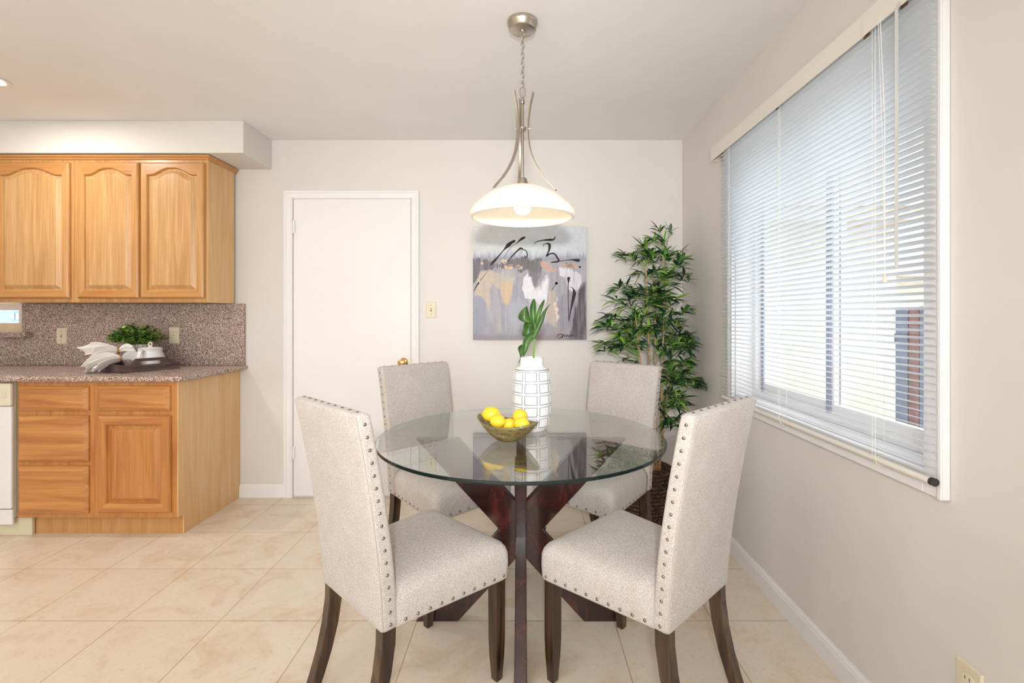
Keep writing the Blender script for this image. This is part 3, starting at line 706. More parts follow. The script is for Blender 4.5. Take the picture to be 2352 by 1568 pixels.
    over((166, 168, 190), .75*ss(-60, 10, V-band)); over((152, 151, 160), ss(-14, 40, V-band)); over((176, 172, 180), np.clip(.5+streak*.9+.5*fbn(5, 3), 0, 1)*ss(20, 80, V-band)*.8)
    def patch(pts, col, al=.9, soft=8, st=.25, jag=0):
        d_ = poly(pts)+(streak*30*st*2)+(vn(45, 45)*jag if jag else 0); m_ = ss(-soft, soft, d_)*al*np.clip(1-st*.5+streak*st*1.2, 0, 1); over(col, m_)
    patch([(140,930),(270,940),(300,1200),(220,1400),(140,1400)], (142,146,168), .6, 45)
    patch([(560,1000),(760,980),(800,1200),(700,1380),(560,1300)], (170,172,180), .6, 45)
    patch([(132,490),(300,500),(420,545),(430,590),(330,620),(220,640),(190,740),(132,790)], (92,86,92), .85, 14, .5)
    patch([(560,520),(700,478),(790,480),(860,530),(900,495),(965,490),(965,600),(940,660),(880,640),(800,610),(700,655),(640,600),(440,590),(430,560)], (94,87,88), .88, 12, .4)
    patch([(230,640),(320,632),(440,650),(560,690),(640,720),(640,800),(600,920),(560,1040),(500,1020),(470,880),(400,790),(350,850),(350,1050),(330,1120),(280,990),(250,930),(170,920),(200,760)], (200,182,160), .88, 9)
    patch([(440,640),(640,640),(645,780),(560,760),(470,720)], (178,178,174), .7, 30)
    patch([(500,780),(630,780),(600,930),(550,1040),(500,1010),(470,850)], (206,176,142), .75, 28)
    patch([(350,830),(390,800),(450,860),(460,1000),(430,1120),(360,1120)], (166,162,172), .8, 14)
    patch([(420,1080),(470,1080),(480,1400),(410,1400)], (182,172,160), .5, 25, .5)
    patch([(740,720),(800,660),(830,710),(850,800),(870,840),(930,810),(980,720),(1020,680),(1040,760),(1040,900),(1030,1000),(960,1060),(900,1000),(850,970),(770,960),(735,860)], (226,224,230), .97, 6, .1)
    patch([(800,960),(1010,960),(1030,1200),(960,1330),(890,1230)], (210,206,214), .65, 30, .5)
    patch([(815,560),(960,560),(965,640),(930,720),(900,800),(870,838),(850,790),(848,700),(812,700)], (108,103,106), .92, 8, .5)
    patch([(930,700),(985,640),(1000,720),(940,830)], (140,138,142), .6, 18, .7)
    patch([(1170,600),(1280,600),(1430,680),(1440,780),(1420,860),(1350,900),(1280,830),(1240,720),(1180,690)], (222,220,230), .9, 12, .3)
    patch([(1040,870),(1110,870),(1120,1000),(1150,1180),(1120,1300),(1030,1260),(1020,1050)], (196,177,158), .85, 9)
    patch([(1150,980),(1280,900),(1310,1300),(1180,1350)], (126,118,126), .7, 22, .9)
    patch([(1300,900),(1400,880),(1360,1250),(1290,1300)], (134,126,142), .6, 30, .8)
    patch([(1435,860),(1500,770),(1500,1470),(1280,1470),(1330,1280),(1390,1050)], (62,50,56), .9, 22, .5)
    patch([(880,1290),(1290,1330),(1290,1470),(850,1470)], (156,136,132), .55, 35, .5)
    patch([(132,1400),(1500,1400),(1500,1480),(132,1480)], (120,112,118), .5, 25, .4)
    over((228,206,184), .9*ss(-4, 8, poly([(1142,938),(1182,985),(1158,990),(1152,1100),(1162,1200),(1120,1320),(1132,1150),(1118,1000)])+vn(60, 60)*14))
    for pp, cc in (([(950,530),(1080,528),(1085,600),(1170,590),(1140,640),(1030,645),(960,580)], (206,160,138)), ([(1190,575),(1270,540),(1390,548),(1382,612),(1300,600),(1200,608)], (192,158,134)),
                   ([(470,512),(510,496),(556,500),(545,560),(500,548)], (214,184,160)), ([(530,575),(620,562),(625,600),(545,618)], (214,184,160)), ([(648,572),(722,566),(720,612),(664,622)], (204,180,162)), ([(228,538),(250,530),(254,556),(234,560)], (220,190,166)),
                   ([(862,845),(915,845),(905,862),(870,868)], (214,176,160))):
        over(cc, np.clip(ss(-8, 8, poly(pp)+vn(50, 50)*12)*(.35+.9*ss(-.2, .3, vn(75, 75))), 0, 1))
    for pp, cc in (([(1265,545),(1310,545),(1330,590),(1270,590)], (132,104,90)), ([(700,370),(740,372),(735,440),(715,420)], (150,178,150))):
        over(cc, .6*ss(-8, 8, poly(pp)+vn(50, 50)*12))
    img *= (1+.04*vn(N*.8, N*.8)+.03*fbn(30, 30))[..., None]
    q_ = np.clip(img/255, 0, 1); q_ = np.where(q_ <= .04045, q_/12.92, ((q_+.055)/1.055)**2.4)
    flat = np.concatenate([q_, np.ones((N+1, N+1, 1))], 2).astype('f').ravel()
    mb = MB()
    mb.v = [(x0+(x1-x0)*i/N, yf, z1-(z1-z0)*j/N) for j in range(N+1) for i in range(N+1)]
    mb.f = [[j*(N+1)+i, j*(N+1)+i+1, (j+1)*(N+1)+i+1, (j+1)*(N+1)+i] for j in range(N) for i in range(N)]; mb.mi = [0]*len(mb.f)
    t = NT('abstract_paint'); at = t.n('ShaderNodeVertexColor'); at.layer_name = 'paint'; t.l(at, 0, t.b, 'Base Color'); t.bump(t.noise(t.coords(), 420, 2), 0, .15, .001); t.set(Roughness=.55)
    o = obj('painted_surface', mb, [t.m], root)
    mb = MB()                                       # raised dark paint strokes with round ends
    def cr(p0, p1, p2, p3, f):
        return tuple(.5*((2*b_)+(-a_+c_)*f+(2*a_-5*b_+4*c_-d_)*f*f+(-a_+3*b_-3*c_+d_)*f**3) for a_, b_, c_, d_ in zip(p0, p1, p2, p3))
    for kk, (q, sc, bb) in enumerate(SG):
        P = []
        if q[0] == q[-1] and len(q) == 2: P = [q[0]]
        else:
            for i in range(len(q)-1):
                a0, a1, a2, a3 = q[max(i-1, 0)], q[i], q[i+1], q[min(i+2, len(q)-1)]
                for f in range(7): P.append(cr(a0, a1, a2, a3, f/7))
            P.append(q[-1])
        P = [(x0+(x1-x0)*u, z1-(z1-z0)*v, max(w_, .0016)*(x1-x0)*.92) for u, v, w_ in P]; yy = yf-.0006-kk*.00004; yb_ = yf-.00005
        def fan_(cx, cz, r_, yy=yy-.0001):
            n_ = 14; mb.loft([[(cx+r_*math.cos(2*PI*i/n_), y_, cz+r_*math.sin(2*PI*i/n_)) for i in range(n_)] for y_ in (yb_, yy)])
        for cx, cz, w_ in (P[0], P[-1]): fan_(cx, cz, w_*.98)
        if len(P) > 1:
            rg = []
            for i, (cx, cz, w_) in enumerate(P):
                dx = P[min(i+1, len(P)-1)][0]-P[max(i-1, 0)][0]; dz = P[min(i+1, len(P)-1)][1]-P[max(i-1, 0)][1]; L_ = math.hypot(dx, dz) or 1; nx, nz_ = -dz/L_*w_, dx/L_*w_
                rg.append([(cx+nx, yb_, cz+nz_), (cx-nx, yb_, cz-nz_), (cx-nx, yy, cz-nz_), (cx+nx, yy, cz+nz_)])
            mb.loft(rg)
    obj('brush_strokes', mb, plain('dark_umber_paint', (40, 33, 31), .75), root)
    ca = o.data.color_attributes.new('paint', 'FLOAT_COLOR', 'POINT'); ca.data.foreach_set('color', flat)
painting()

# ------------------------------------------------------------------ dining table
TX, TY = -.006, 1.995
r = thing('dining_table', 'round glass-topped dining table on crossed dark mahogany base', 'table', (TX, TY, 0))
mb = MB(); RG = .578; zt0, zt1 = .7495, .7615; n = 128
def circ(rad, z): return [(TX+rad*math.cos(2*PI*i/n), TY+rad*math.sin(2*PI*i/n), z) for i in range(n)]
rg = [(RG-.004, zt0), (RG-.0012, zt0+.0012), (RG, zt0+.004), (RG, zt1-.004), (RG-.0012, zt1-.0012), (RG-.004, zt1)]
mb.loft([circ(a, z) for a, z in rg], False, False, m=1)
b0 = len(mb.v); mb.v += circ(RG-.004, zt0); mb.f.append([b0+i for i in reversed(range(n))]); mb.mi.append(2)
b0 = len(mb.v); mb.v += circ(RG-.004, zt1); mb.f.append([b0+i for i in range(n)]); mb.mi.append(0)
gt = obj('glass_top', mb, ['glass', 'glassedge', 'glassb'], r)
# crossed planks: frame A across the view, frame B along it
def xplank(axis, sgn, th=.042):
    mb = MB(); H = .745; e, w_ = .258, .172; s = sgn
    pts = [(s*(-e-w_), H), (s*(-e), H), (s*(e+w_), 0), (s*e, 0)]
    if axis == 'x': mb.loft([[(TX+p, TY+q, z) for p, z in pts] for q in (-th/2, th/2)])
    else: mb.loft([[(TX+q, TY+p, z) for p, z in pts] for q in (-th/2, th/2)])
    return mb
for i, (ax, s) in enumerate((('x', 1), ('x', -1), ('y', 1), ('y', -1))):
    obj('crossed_leg', xplank(ax, s, .042 if s == 1 else .0418), 'mahog', r, .0025)

# ------------------------------------------------------------------ chairs
CH = dict(Wf=.466, Wb=.390, Wt=.422, Lf=.471, zb=.346, zs=.458, H=.985, rk=.090, tb=.056, tt=.048)
nail_me = None
def rrect(x0, x1, y0, y1, r_, z, n=4, yoff=0):
    pts = []
    for cx, cy, a0 in ((x1-r_, y1-r_, 0), (x0+r_, y1-r_, PI/2), (x0+r_, y0+r_, PI), (x1-r_, y0+r_, 3*PI/2)):
        for i in range(n+1):
            a_ = a0+PI/2*i/n; pts.append((cx+r_*math.cos(a_), cy+r_*math.sin(a_), z))
    return pts
def make_chair(label):
    k = CH; root = thing('dining_chair', label, 'chair', (0, 0, 0), group='upholstered dining chairs around the glass table')
    zb, H = k['zb'], k['H']
    def rear(z):
        q = (z-zb)/(H-zb); return -k['rk']*(q**1.5)
    def wid(z): q = (z-zb)/(H-zb); return k['Wb']+(k['Wt']-k['Wb'])*q
    def thk(z): q = (z-zb)/(H-zb); return k['tb']+(k['tt']-k['tb'])*q
    rings = []; NZ = 22
    zl = [zb, zb+.006]+[zb+.012+(H-.012-zb-.012)*i/NZ for i in range(NZ+1)]+[H-.006, H-.002, H]
    for z in zl:
        e = 0
        if z < zb+.01: e = .010-(z-zb)*1.2
        if z > H-.014: q = (z-(H-.014))/.014; e = .014*(1-math.sqrt(max(0, 1-q*q)))
        w_ = wid(z)/2-e; y0 = rear(z)+e; y1 = rear(z)+thk(z)-e
        rr = rrect(-w_, w_, y0, y1, min(.013, (y1-y0)*.4), z)
        bul = .006*math.sin(PI*(z-zb)/(H-zb))
        rings.append([(x, y+(bul*(1-(x/w_)**2) if y > (y0+y1)/2 else -bul*.6*(1-(x/w_)**2)), z) for x, y, _ in rr])
    mb = MB(); mb.loft(rings)
    back = obj('backrest', mb, 'linen', root, smooth=True, local=True, autos=False)
    # seat
    Wf, Lf, zs = k['Wf'], k['Lf'], k['zs']; rings = []
    def seatring(ins, z, r_=.03):
        y0 = .046+ins*.2; y1 = Lf-ins; out = []
        wr, wf = k['Wb']/2-.002-ins, Wf/2-ins
        n = 6; P = []
        for i in range(13): P.append((-wf+r_+(2*wf-2*r_)*i/12, y1))                 # front edge
        cor = [(wf-r_+r_*math.sin(PI/2*i/n), y1-r_+r_*math.cos(PI/2*i/n)) for i in range(1, n+1)]
        P += cor
        for i in range(1, 10): q = i/9; P.append((wf+(wr-wf)*q, y1-r_+(y0-(y1-r_))*q))
        for i in range(1, 12): P.append((wr-2*wr*i/12, y0))
        for i in range(9, 0, -1): q = i/9; P.append((-(wf+(wr-wf)*q), y1-r_+(y0-(y1-r_))*q))
        P += [(-x, y) for x, y in reversed(cor)]
        return [(x, y, z) for x, y in P]
    rings = [seatring(.006, zb-.0), seatring(.001, zb+.005), seatring(0, zb+.012), seatring(-.002, zb+.05), seatring(-.001, zs-.028), seatring(.004, zs-.010), seatring(.014, zs+.004), seatring(.034, zs+.015), seatring(.07, zs+.024), seatring(.12, zs+.030), seatring(.17, zs+.032)]
    mb = MB(); mb.loft(rings)
    seat = obj('seat', mb, 'linen', root, smooth=True, local=True, autos=False)
    # welts along the rear face edges
    for s in (-1, 1):
        mb = MB(); zz = [zb+.01+(H-.02-zb)*i/20 for i in range(21)]
        mb.tube([(s*(wid(z)/2-.0035), rear(z)+.0035, z) for z in zz]+[(s*(wid(H)/2-.02), rear(H)+.006, H-.004)], .0022, 6)
        obj('welt', mb, 'welt', back, smooth=True, local=True)
    # nailheads
    nm = MB(); R_ = .0052
    nm.lathe([(R_, 0), (R_*.92, .0016), (R_*.66, .0031), (R_*.3, .0039), (.0002, .0041)], 0, 0, 12, True)
    proto = [None]
    def nail(par, loc, nrm):
        if proto[0] is None:
            o = obj('nailhead', nm, 'nail', par, smooth=True, local=True); proto[0] = o
        else:
            o = proto[0].copy(); COL.objects.link(o); o.parent = par
        o.location = loc; o.rotation_euler = Vector(nrm).to_track_quat('Z', 'Y').to_euler()
    for s in (-1, 1):
        for i in range(17):
            z = zb+.022+(H-.03-zb-.022)*i/16; nail(back, (s*(wid(z)/2-.0008), rear(z)+thk(z)*.5, z), (s, 0, 0))
        for i in range(10):
            q = i/9; y = .075+(Lf-.035-.075)*q; wx = k['Wb']/2+(Wf/2-k['Wb']/2)*((y-.05)/(Lf-.03-.05)); nail(seat, (s*(wx+.0004), y, zb+.018), (s, 0, 0))
    for i in range(9):
        x = -wid(H)/2+.03+(wid(H)-.06)*i/8; nail(back, (x, rear(H)+thk(H)*.5, H-.001), (0, 0, 1))
    for i in range(9):
        x = -Wf/2+.03+(Wf-.06)*i/8; nail(seat, (x, Lf+.0004, zb+.018), (0, 1, 0))
    # legs
    for s in (-1, 1):
        mb = MB(); rg_ = []
        for z, w_ in ((zb+.02, .043), (.26, .043), (.14, .042), (.08, .038), (.03, .031), (0, .028)):
            cx = s*(Wf/2-.034+(.043-w_)*.3); cy = Lf-.036-(0.043-w_)*.2; h = w_/2
            rg_.append([(cx-h, cy-h, z), (cx+h, cy-h, z), (cx+h, cy+h, z), (cx-h, cy+h, z)])
        mb.loft(rg_[::-1]); obj('leg', mb, 'espresso', root, .003, local=True)
        mb = MB(); rg_ = []
        for z, off, w_ in ((zb+.02, .0, .044), (.30, -.002, .044), (.22, -.014, .042), (.14, -.034, .039), (.07, -.058, .036), (0, -.085, .033)):
            cx = s*(k['Wb']/2-.026); cy = .028+off; h = w_/2
            rg_.append([(cx-.020, cy-h, z), (cx+.020, cy-h, z), (cx+.020, cy+h, z), (cx-.020, cy+h, z)])
        mb.loft(rg_[::-1]); obj('leg', mb, 'espresso', root, .003, local=True)
    return root
def copy_tree(o, parent=None):
    c = o.copy(); COL.objects.link(c); c.parent = parent
    for ch in o.children: copy_tree(ch, c)
    return c
spots = [(-.535, 1.496, -.771, 'oatmeal linen dining chair with nailhead trim in the left foreground, its back turned to us'),
         (.550, 1.488, .766, 'oatmeal linen dining chair with nailhead trim in the right foreground, nearest the window'),
         (-.544, 2.595, -2.361, 'oatmeal linen dining chair across the table, in front of the white door'),
         (.525, 2.635, 2.426, 'oatmeal linen dining chair across the table, in front of the bamboo plant')]
proto = make_chair(spots[0][3])
chs = [proto]+[copy_tree(proto) for _ in range(3)]
for c_, (x, y, a, lab) in zip(chs, spots):
    c_.location = (x, y, 0); c_.rotation_euler = (0, 0, a); c_['label'] = lab

# ------------------------------------------------------------------ vase with leaf
VX, VY, VZ = .040, 2.085, .7616
r = thing('vase', 'white ceramic vase with grey outlined squares on the glass table', 'vase', (VX, VY, VZ))
def vr(z):   # radius over height
    pts = [(0, .062), (.012, .068), (.03, .0755), (.08, .0825), (.14, .083), (.20, .0785), (.245, .0745), (.262, .0715)]
    for (a, ra), (b, rb) in zip(pts[:-1], pts[1:]):
        if a <= z <= b: return ra+(rb-ra)*(z-a)/(b-a)
    return pts[-1][1]
angs = []
PH = math.radians(-90+17-22.5-20.5)
for c_ in range(8):
    a0 = PH+c_*PI/4
    for q, m_ in ((.0, 0), (.078, 1), (.122, 2), (.3, 2), (.5, 2), (.7, 2), (.878, 1), (.922, 0)):
        angs.append((a0+q*PI/4, m_))
rows = 5; zl = []
for c_ in range(rows):
    z0_ = .012+c_*.0487
    for q, m_ in ((0, 0), (.09, 1), (.136, 2), (.5, 2), (.864, 1), (.91, 0)): zl.append((z0_+q*.0487, m_))
zl.append((.256, 0))
mb = MB(); rings = []
for z, mz in zl:
    ring = []
    for a, ma in angs:
        rad = vr(z)
        ring.append((VX+rad*math.cos(a), VY+rad*math.sin(a), VZ+z))
    rings.append(ring)
na = len(angs)
def vm(k_, i):
    ma, mz = angs[i][1], zl[k_][1]
    if ma == 0 or mz == 0: return 0
    if ma == 1 or mz == 1: return 1
    return 0
mb.loft([[(VX+.060*math.cos(a), VY+.060*math.sin(a), VZ) for a, _ in angs], rings[0]], True, False)
mb.loft(rings, False, False, ringm=vm)
mb.loft([[(VX+rr*math.cos(a), VY+rr*math.sin(a), VZ+z) for a, _ in angs] for rr, z in ((.0712, .2585), (.067, .264), (.056, .268), (.0515, .272), (.050, .280), (.0495, .306), (.0475, .3085), (.045, .306), (.044, .28), (.05, .25), (.05, .06))], False, True)
obj('vase_body', mb, ['ceramic', 'ceramicline'], r, smooth=True)
# raised square pads
mb = MB()
for c_ in range(8):
    for q in range(rows):
        a0 = PH+(c_+.14)*PI/4; a1 = PH+(c_+.86)*PI/4; z0_ = .012+(q+.15)*.0487; z1_ = .012+(q+.85)*.0487
        outer = []; inner = []
        for (aa, zz) in ((0, 0), (.33, 0), (.67, 0), (1, 0), (1, 1), (.67, 1), (.33, 1), (0, 1)):
            a = a0+(a1-a0)*aa; z = z0_+(z1_-z0_)*zz; rd = vr(z)+.0003
            outer.append((VX+rd*math.cos(a), VY+rd*math.sin(a), VZ+z))
            a = a0+(a1-a0)*(.06+.88*aa); z = z0_+(z1_-z0_)*(.06+.88*zz); rd = vr(z)+.0022
            inner.append((VX+rd*math.cos(a), VY+rd*math.sin(a), VZ+z))
        b = len(mb.v); mb.v += outer+inner
        for i in range(8): mb.f.append([b+i, b+(i+1) % 8, b+8+(i+1) % 8, b+8+i]); mb.mi.append(0)
        mb.f += [[b+8, b+9, b+14, b+15], [b+9, b+10, b+13, b+14], [b+10, b+11, b+12, b+13]]; mb.mi += [0]*3
obj('relief_squares', mb, 'ceramic', r, smooth=True)
# monstera leaf: lobes as curved blades, drawn around the midrib
r = thing('monstera_leaf', 'single green split leaf standing in the white vase', 'leaf', (VX+.005, VY, VZ+.10))
mb = MB(); ly = 2.07
def lobe(mb, pts, yo, curl=.012, th=.0015):
    """pts: list of (px_left, px_right, py) spans, lofted into a curved double-sided blade"""
    g = []
    for i, (a, b, y) in enumerate(pts):
        q = i/(len(pts)-1); row = []
        for j in range(7):
            u = j/6; Y = ly+yo+curl*math.sin(PI*u)+.01*math.sin(PI*q)
            row.append(Vector((PX(a+(b-a)*u, ly), Y, PZ(y, ly))))
        g.append(row)
    rg = [row+[p+Vector((0, th, 0)) for p in reversed(row)] for row in g]
    mb.loft(rg)
lobe(mb, [(1209, 1211, 702), (1198, 1213, 710), (1190, 1216, 722), (1189, 1219, 731), (1196, 1222, 738), (1210, 1226, 741)], .012, -.02)
lobe(mb, [(1226, 1228, 685), (1220, 1231, 694), (1216, 1232, 708), (1217, 1232, 722), (1220, 1231, 740), (1224, 1230, 756)], 0, .012)
lobe(mb, [(1249, 1252, 687), (1240, 1249, 700), (1233, 1244, 716), (1230, 1240, 730), (1228, 1236, 746), (1226, 1232, 762)], -.008, .008)
lobe(mb, [(1264, 1266, 697), (1251, 1256, 708), (1243, 1252, 722), (1236, 1249, 738), (1230, 1242, 752), (1225, 1235, 766), (1219, 1229, 778)], -.02, -.012)
lobe(mb, [(1206, 1228, 736), (1202, 1229, 746), (1202, 1228, 756), (1199, 1226, 766), (1199, 1222, 771), (1204, 1216, 774)], .022, .02)
lobe(mb, [(1222, 1232, 764), (1207, 1228, 772), (1200, 1221, 782), (1200, 1216, 794), (1202, 1210, 808), (1199, 1203, 820)], .004, .008)
lobe(mb, [(1197, 1207, 791), (1188, 1204, 798), (1190, 1203, 806), (1194, 1200, 816), (1195, 1197, 826), (1189, 1191, 836)], .02, .006)
obj('leaf_blade', mb, 'mons', r, smooth=True, autos=False, sub=1)
mb = MB(); mb.tube([(PX(1229, ly), ly, PZ(742, ly)), (PX(1228, ly), ly, PZ(775, ly)), (PX(1226, ly), VY-.005, PZ(815, ly)), (VX+.01, VY, VZ+.1)], [.0022, .0034, .0036, .0036], 8); obj('leaf_stem', mb, 'stem', r, smooth=True)

# ------------------------------------------------------------------ bowl and lemons
BC = Vector((-.058, 1.885, .7616)); bd = Vector((.236, -.153, 0)).normalized(); bn = Vector((-bd.y, bd.x, 0))
mb = MB(); n = 56
def boat(a, b, z, lift, ex=1.25):
    out = []
    for i in range(n):
        t_ = 2*PI*i/n; c_, s_ = math.cos(t_), math.sin(t_)
        u = a*(abs(c_)**1.0)*(1 if c_ >= 0 else -1); v_ = b*(abs(s_)**ex)*(1 if s_ >= 0 else -1)
        p = BC+bd*u+bn*v_; out.append((p.x, p.y, BC.z+z+lift*abs(c_)**3))
    return out
outer = [(.028, .022, 0, 0), (.050, .036, .004, .002), (.080, .055, .020, .006), (.106, .070, .040, .011), (.126, .080, .058, .017), (.140, .086, .070, .020)]
inner = [(.134, .081, .070, .020), (.120, .075, .057, .015), (.098, .062, .040, .010), (.070, .046, .022, .005), (.03, .02, .010, 0)]
mb.loft([boat(*q) for q in outer]+[boat(*q) for q in inner])
tag(obj('fruit_bowl', mb, 'bowl', smooth=True, autos=False), 'boat-shaped mottled green-brown wooden bowl holding lemons on the glass table', 'bowl')
LEM = [((1128, 951), 1.925, .042, .030, .25, 'lemon at the back left of the bowl, pointing left'),
       ((1143, 967), 1.870, .039, .0265, -.25, 'lemon at the front left of the bowl with green tip showing'),
       ((1169, 975), 1.875, .031, .0245, .2, 'lemon low in the middle of the bowl, mostly hidden'),
       ((1194, 956), 1.900, .033, .030, 1.2, 'lemon on top at the right of the bowl'),
       ((1198, 973), 1.832, .037, .0255, -.1, 'lemon at the front right of the bowl, half behind the rim')]
for (px, py), Y, la, lb, rot, lab in LEM:
    c = Vector((PX(px, Y), Y, PZ(py, Y)))
    root = thing('lemon', 'yellow '+lab, 'lemon', c, rot-.4, group='lemons in the bowl')
    mb = MB(); rg_ = []
    for i in range(19):
        t_ = -1+2*i/18; rr = lb*math.sqrt(max(0, 1-abs(t_)**2.3)); x = la*.84*t_
        if abs(t_) > .9: rr = max(rr, lb*.16*(1-(abs(t_)-.9)*6)); x = la*(.84*t_+(abs(t_)-.9)*1.4*(1 if t_ > 0 else -1))
        rr = max(rr, .0008)
        rg_.append([(x, rr*math.cos(2*PI*k_/20), rr*math.sin(2*PI*k_/20)) for k_ in range(20)])
    mb.loft(rg_); obj('lemon_body', mb, 'lemon', root, smooth=True, local=True, autos=False)
    mb = MB(); mb.tube([(la*.94, 0, 0), (la*1.0, 0, 0)], [.0035, .002], 8); obj('stem_nub', mb, 'lemontip', root, smooth=True, local=True)

# ------------------------------------------------------------------ bamboo plant
BX_, BY_ = .755, 2.96
r = thing('bamboo_plant', 'tall artificial bamboo with narrow green leaves in the room corner', 'plant', (BX_, BY_, 0))
mb = MB(); mb.lathe([(.001, 0), (.118, 0), (.134, .05), (.146, .13), (.152, .22), (.150, .31), (.146, .333), (.138, .333), (.136, .30), (.001, .29)], BX_, BY_, 48)
# coil texture as rings
for q in range(14):
    z = .012+q*.0235; rad = [(0, .118), (.05, .134), (.13, .146), (.22, .152), (.34, .149)]
    for (a, ra), (b, rb) in zip(rad[:-1], rad[1:]):
        if a <= z <= b: rr = ra+(rb-ra)*(z-a)/(b-a)
    mb.tube([(BX_+(rr+.003+.003*math.sin(i*1.9+q*2))*math.cos(2*PI*i/60), BY_+(rr+.003+.003*math.sin(i*1.9+q*2))*math.sin(2*PI*i/60), z) for i in range(60)], .011, 6, True)
obj('woven_basket', mb, 'basket', r, smooth=True)
mb = MB(); mb.lathe([(.001, .300), (.06, .304), (.134, .298)], BX_, BY_, 24); obj('moss', mb, 'basket', r)
rnd = random.Random(11)
canes = [(1502, 1482, 610, -.02), (1508, 1507, 640, .03), (1516, 1528, 575, .0), (1512, 1556, 760, .05), (1496, 1456, 730, -.05)]
def cane_pt(c, q):
    b, t_, top_, dy = c
    z0_, z1_ = .30, PZ(top_, BY_); x0_, x1_ = PX(b, BY_), PX(t_, BY_)
    return Vector((x0_+(x1_-x0_)*q, BY_+dy*q, z0_+(z1_-z0_)*q))
for c in canes:
    mb = MB(); path = []; rad = []
    for i in range(31):
        q = i/30; path.append(cane_pt(c, q)); rad.append(.0072*(1-.55*q)*(1.18 if i % 4 == 0 else 1))
    mb.tube(path, rad, 8); obj('cane', mb, 'cane', r, smooth=True)
blobs = [(1522,548,30,5),(1498,575,34,6),(1550,592,26,5),(1445,592,22,4),(1500,620,48,9),(1545,635,34,7),(1515,665,45,8),(1440,682,34,6),(1480,705,50,10),(1540,712,46,10),
         (1402,742,22,6),(1432,765,45,10),(1495,760,40,8),(1560,780,38,9),(1418,795,38,7),(1455,805,36,6),(1530,815,34,6),(1583,800,20,4),(1570,850,34,7),(1588,880,20,4),(1545,880,36,8),(1535,925,34,7),(1560,930,22,3),(1540,972,24,5),(1470,745,40,6),(1535,755,30,6),(1500,690,40,6)]
lf = MB(); tw = MB()
def leaf(mb, p, d, L, wd, droop):
    d = d.normalized(); s_ = d.cross(Vector((0, 0, 1)))
    if s_.length < .1: s_ = Vector((1, 0, 0))
    s_.normalize(); s_ = (s_+Vector((rnd.uniform(-.5, .5), rnd.uniform(-.5, .5), rnd.uniform(-.5, .5)))).normalized()
    nn = s_.cross(d).normalized(); prof_ = [0.12, .7, 1, .85, .5, .03]; Ls, Rs, Ms = [], [], []
    for i, w_ in enumerate(prof_):
        q = i/5; c = p+d*(L*q)-Vector((0, 0, 1))*(droop*L*q*q)
        c.x = min(c.x, XR-.02); c.y = min(c.y, YB-.02)
        Ls.append(c+s_*wd*w_*.5+nn*wd*.14*w_); Rs.append(c-s_*wd*w_*.5+nn*wd*.14*w_); Ms.append(c)
        for V in (Ls[-1], Rs[-1]): V.x = min(V.x, XR-.012); V.y = min(V.y, YB-.012)
    b = len(mb.v); mb.v += [tuple(v) for v in Ls+Ms+Rs]
    for i in range(5):
        mb.f.append([b+i, b+i+1, b+6+i+1, b+6+i]); mb.f.append([b+6+i, b+6+i+1, b+12+i+1, b+12+i]); mb.mi += [0, 0]
for (bx_, by_, rad, cnt) in blobs:
    for _ in range(int(cnt*1.45)):
        a_ = rnd.uniform(0, 2*PI); q = math.sqrt(rnd.random())*rad*.8
        px, py = bx_+q*math.cos(a_), by_+q*math.sin(a_); Y = BY_+rnd.uniform(-.16, .16)
        p = Vector((min(PX(px, Y), XR-.06), min(Y, YB-.06), PZ(py, Y)))
        best = min(((cane_pt(c, max(.25, min(1, (p.z-.06-.30)/(PZ(c[2], BY_)-.30))))) for c in canes), key=lambda v_: (v_-p).length)
        mid = best.lerp(p, .5)+Vector((0, 0, .01)); tw.tube([best, mid, p], [.0022, .0016, .001], 4)
        out = (p-best); out.z *= .3
        if out.length < .01: out = Vector((rnd.uniform(-1, 1), rnd.uniform(-1, 1), 0))
        out.normalize()
        for k_ in range(rnd.randint(6, 9)):
            aa = rnd.uniform(0, 2*PI)
            d = Vector((math.cos(aa), math.sin(aa)*.8, rnd.uniform(-.35, .55)+(.6 if by_ < 600 else .15)))+out*.7
            leaf(lf, p+Vector((rnd.uniform(-.008, .008),)*3), d, rnd.uniform(.07, .12), rnd.uniform(.014, .023), rnd.uniform(.1, .5))
obj('foliage', lf, 'bamboo', r, smooth=True, autos=False); obj('twigs', tw, 'stem', r)

# ------------------------------------------------------------------ window and blind
y0w, y1w, z0w, z1w = WIN
r = thing('window_1', 'wide white framed sliding window behind the blind', 'window', (XR+.07, (y0w+y1w)/2, z0w), kind='structure')
cw = .062; mb = MB(); ct = .020
def cbox(mb, a, b, c_, d_): mb.box(XR-ct, XR-.0005, a, b, c_, d_)
cbox(mb, y0w-cw, y0w, z0w-cw, z1w+cw); cbox(mb, y1w, y1w+cw, z0w-cw, z1w+cw); cbox(mb, y0w, y1w, z1w, z1w+cw); cbox(mb, y0w, y1w, z0w-cw, z0w)
obj('window_casing', mb, 'white', r, .003)
bx('outer_bead', (XR-ct-.006, XR-ct, y0w-cw, y0w-cw+.012, z0w-cw, z1w+cw), 'white', r, .002)
mb = MB(); mb.box(XR, XR+.139, y0w, y0w+.004, z0w, z1w); mb.box(XR, XR+.139, y1w-.004, y1w, z0w, z1w); mb.box(XR, XR+.139, y0w, y1w, z0w, z0w+.004); mb.box(XR, XR+.139, y0w, y1w, z1w-.004, z1w)
obj('window_lining', mb, 'white', r)
mb = MB(); frame(mb, y0w+.005, y1w-.005, z0w+.005, z1w-.005, .035, XR+.085, XR+.135, 'x'); obj('window_frame', mb, 'white', r)
ym = 1.86
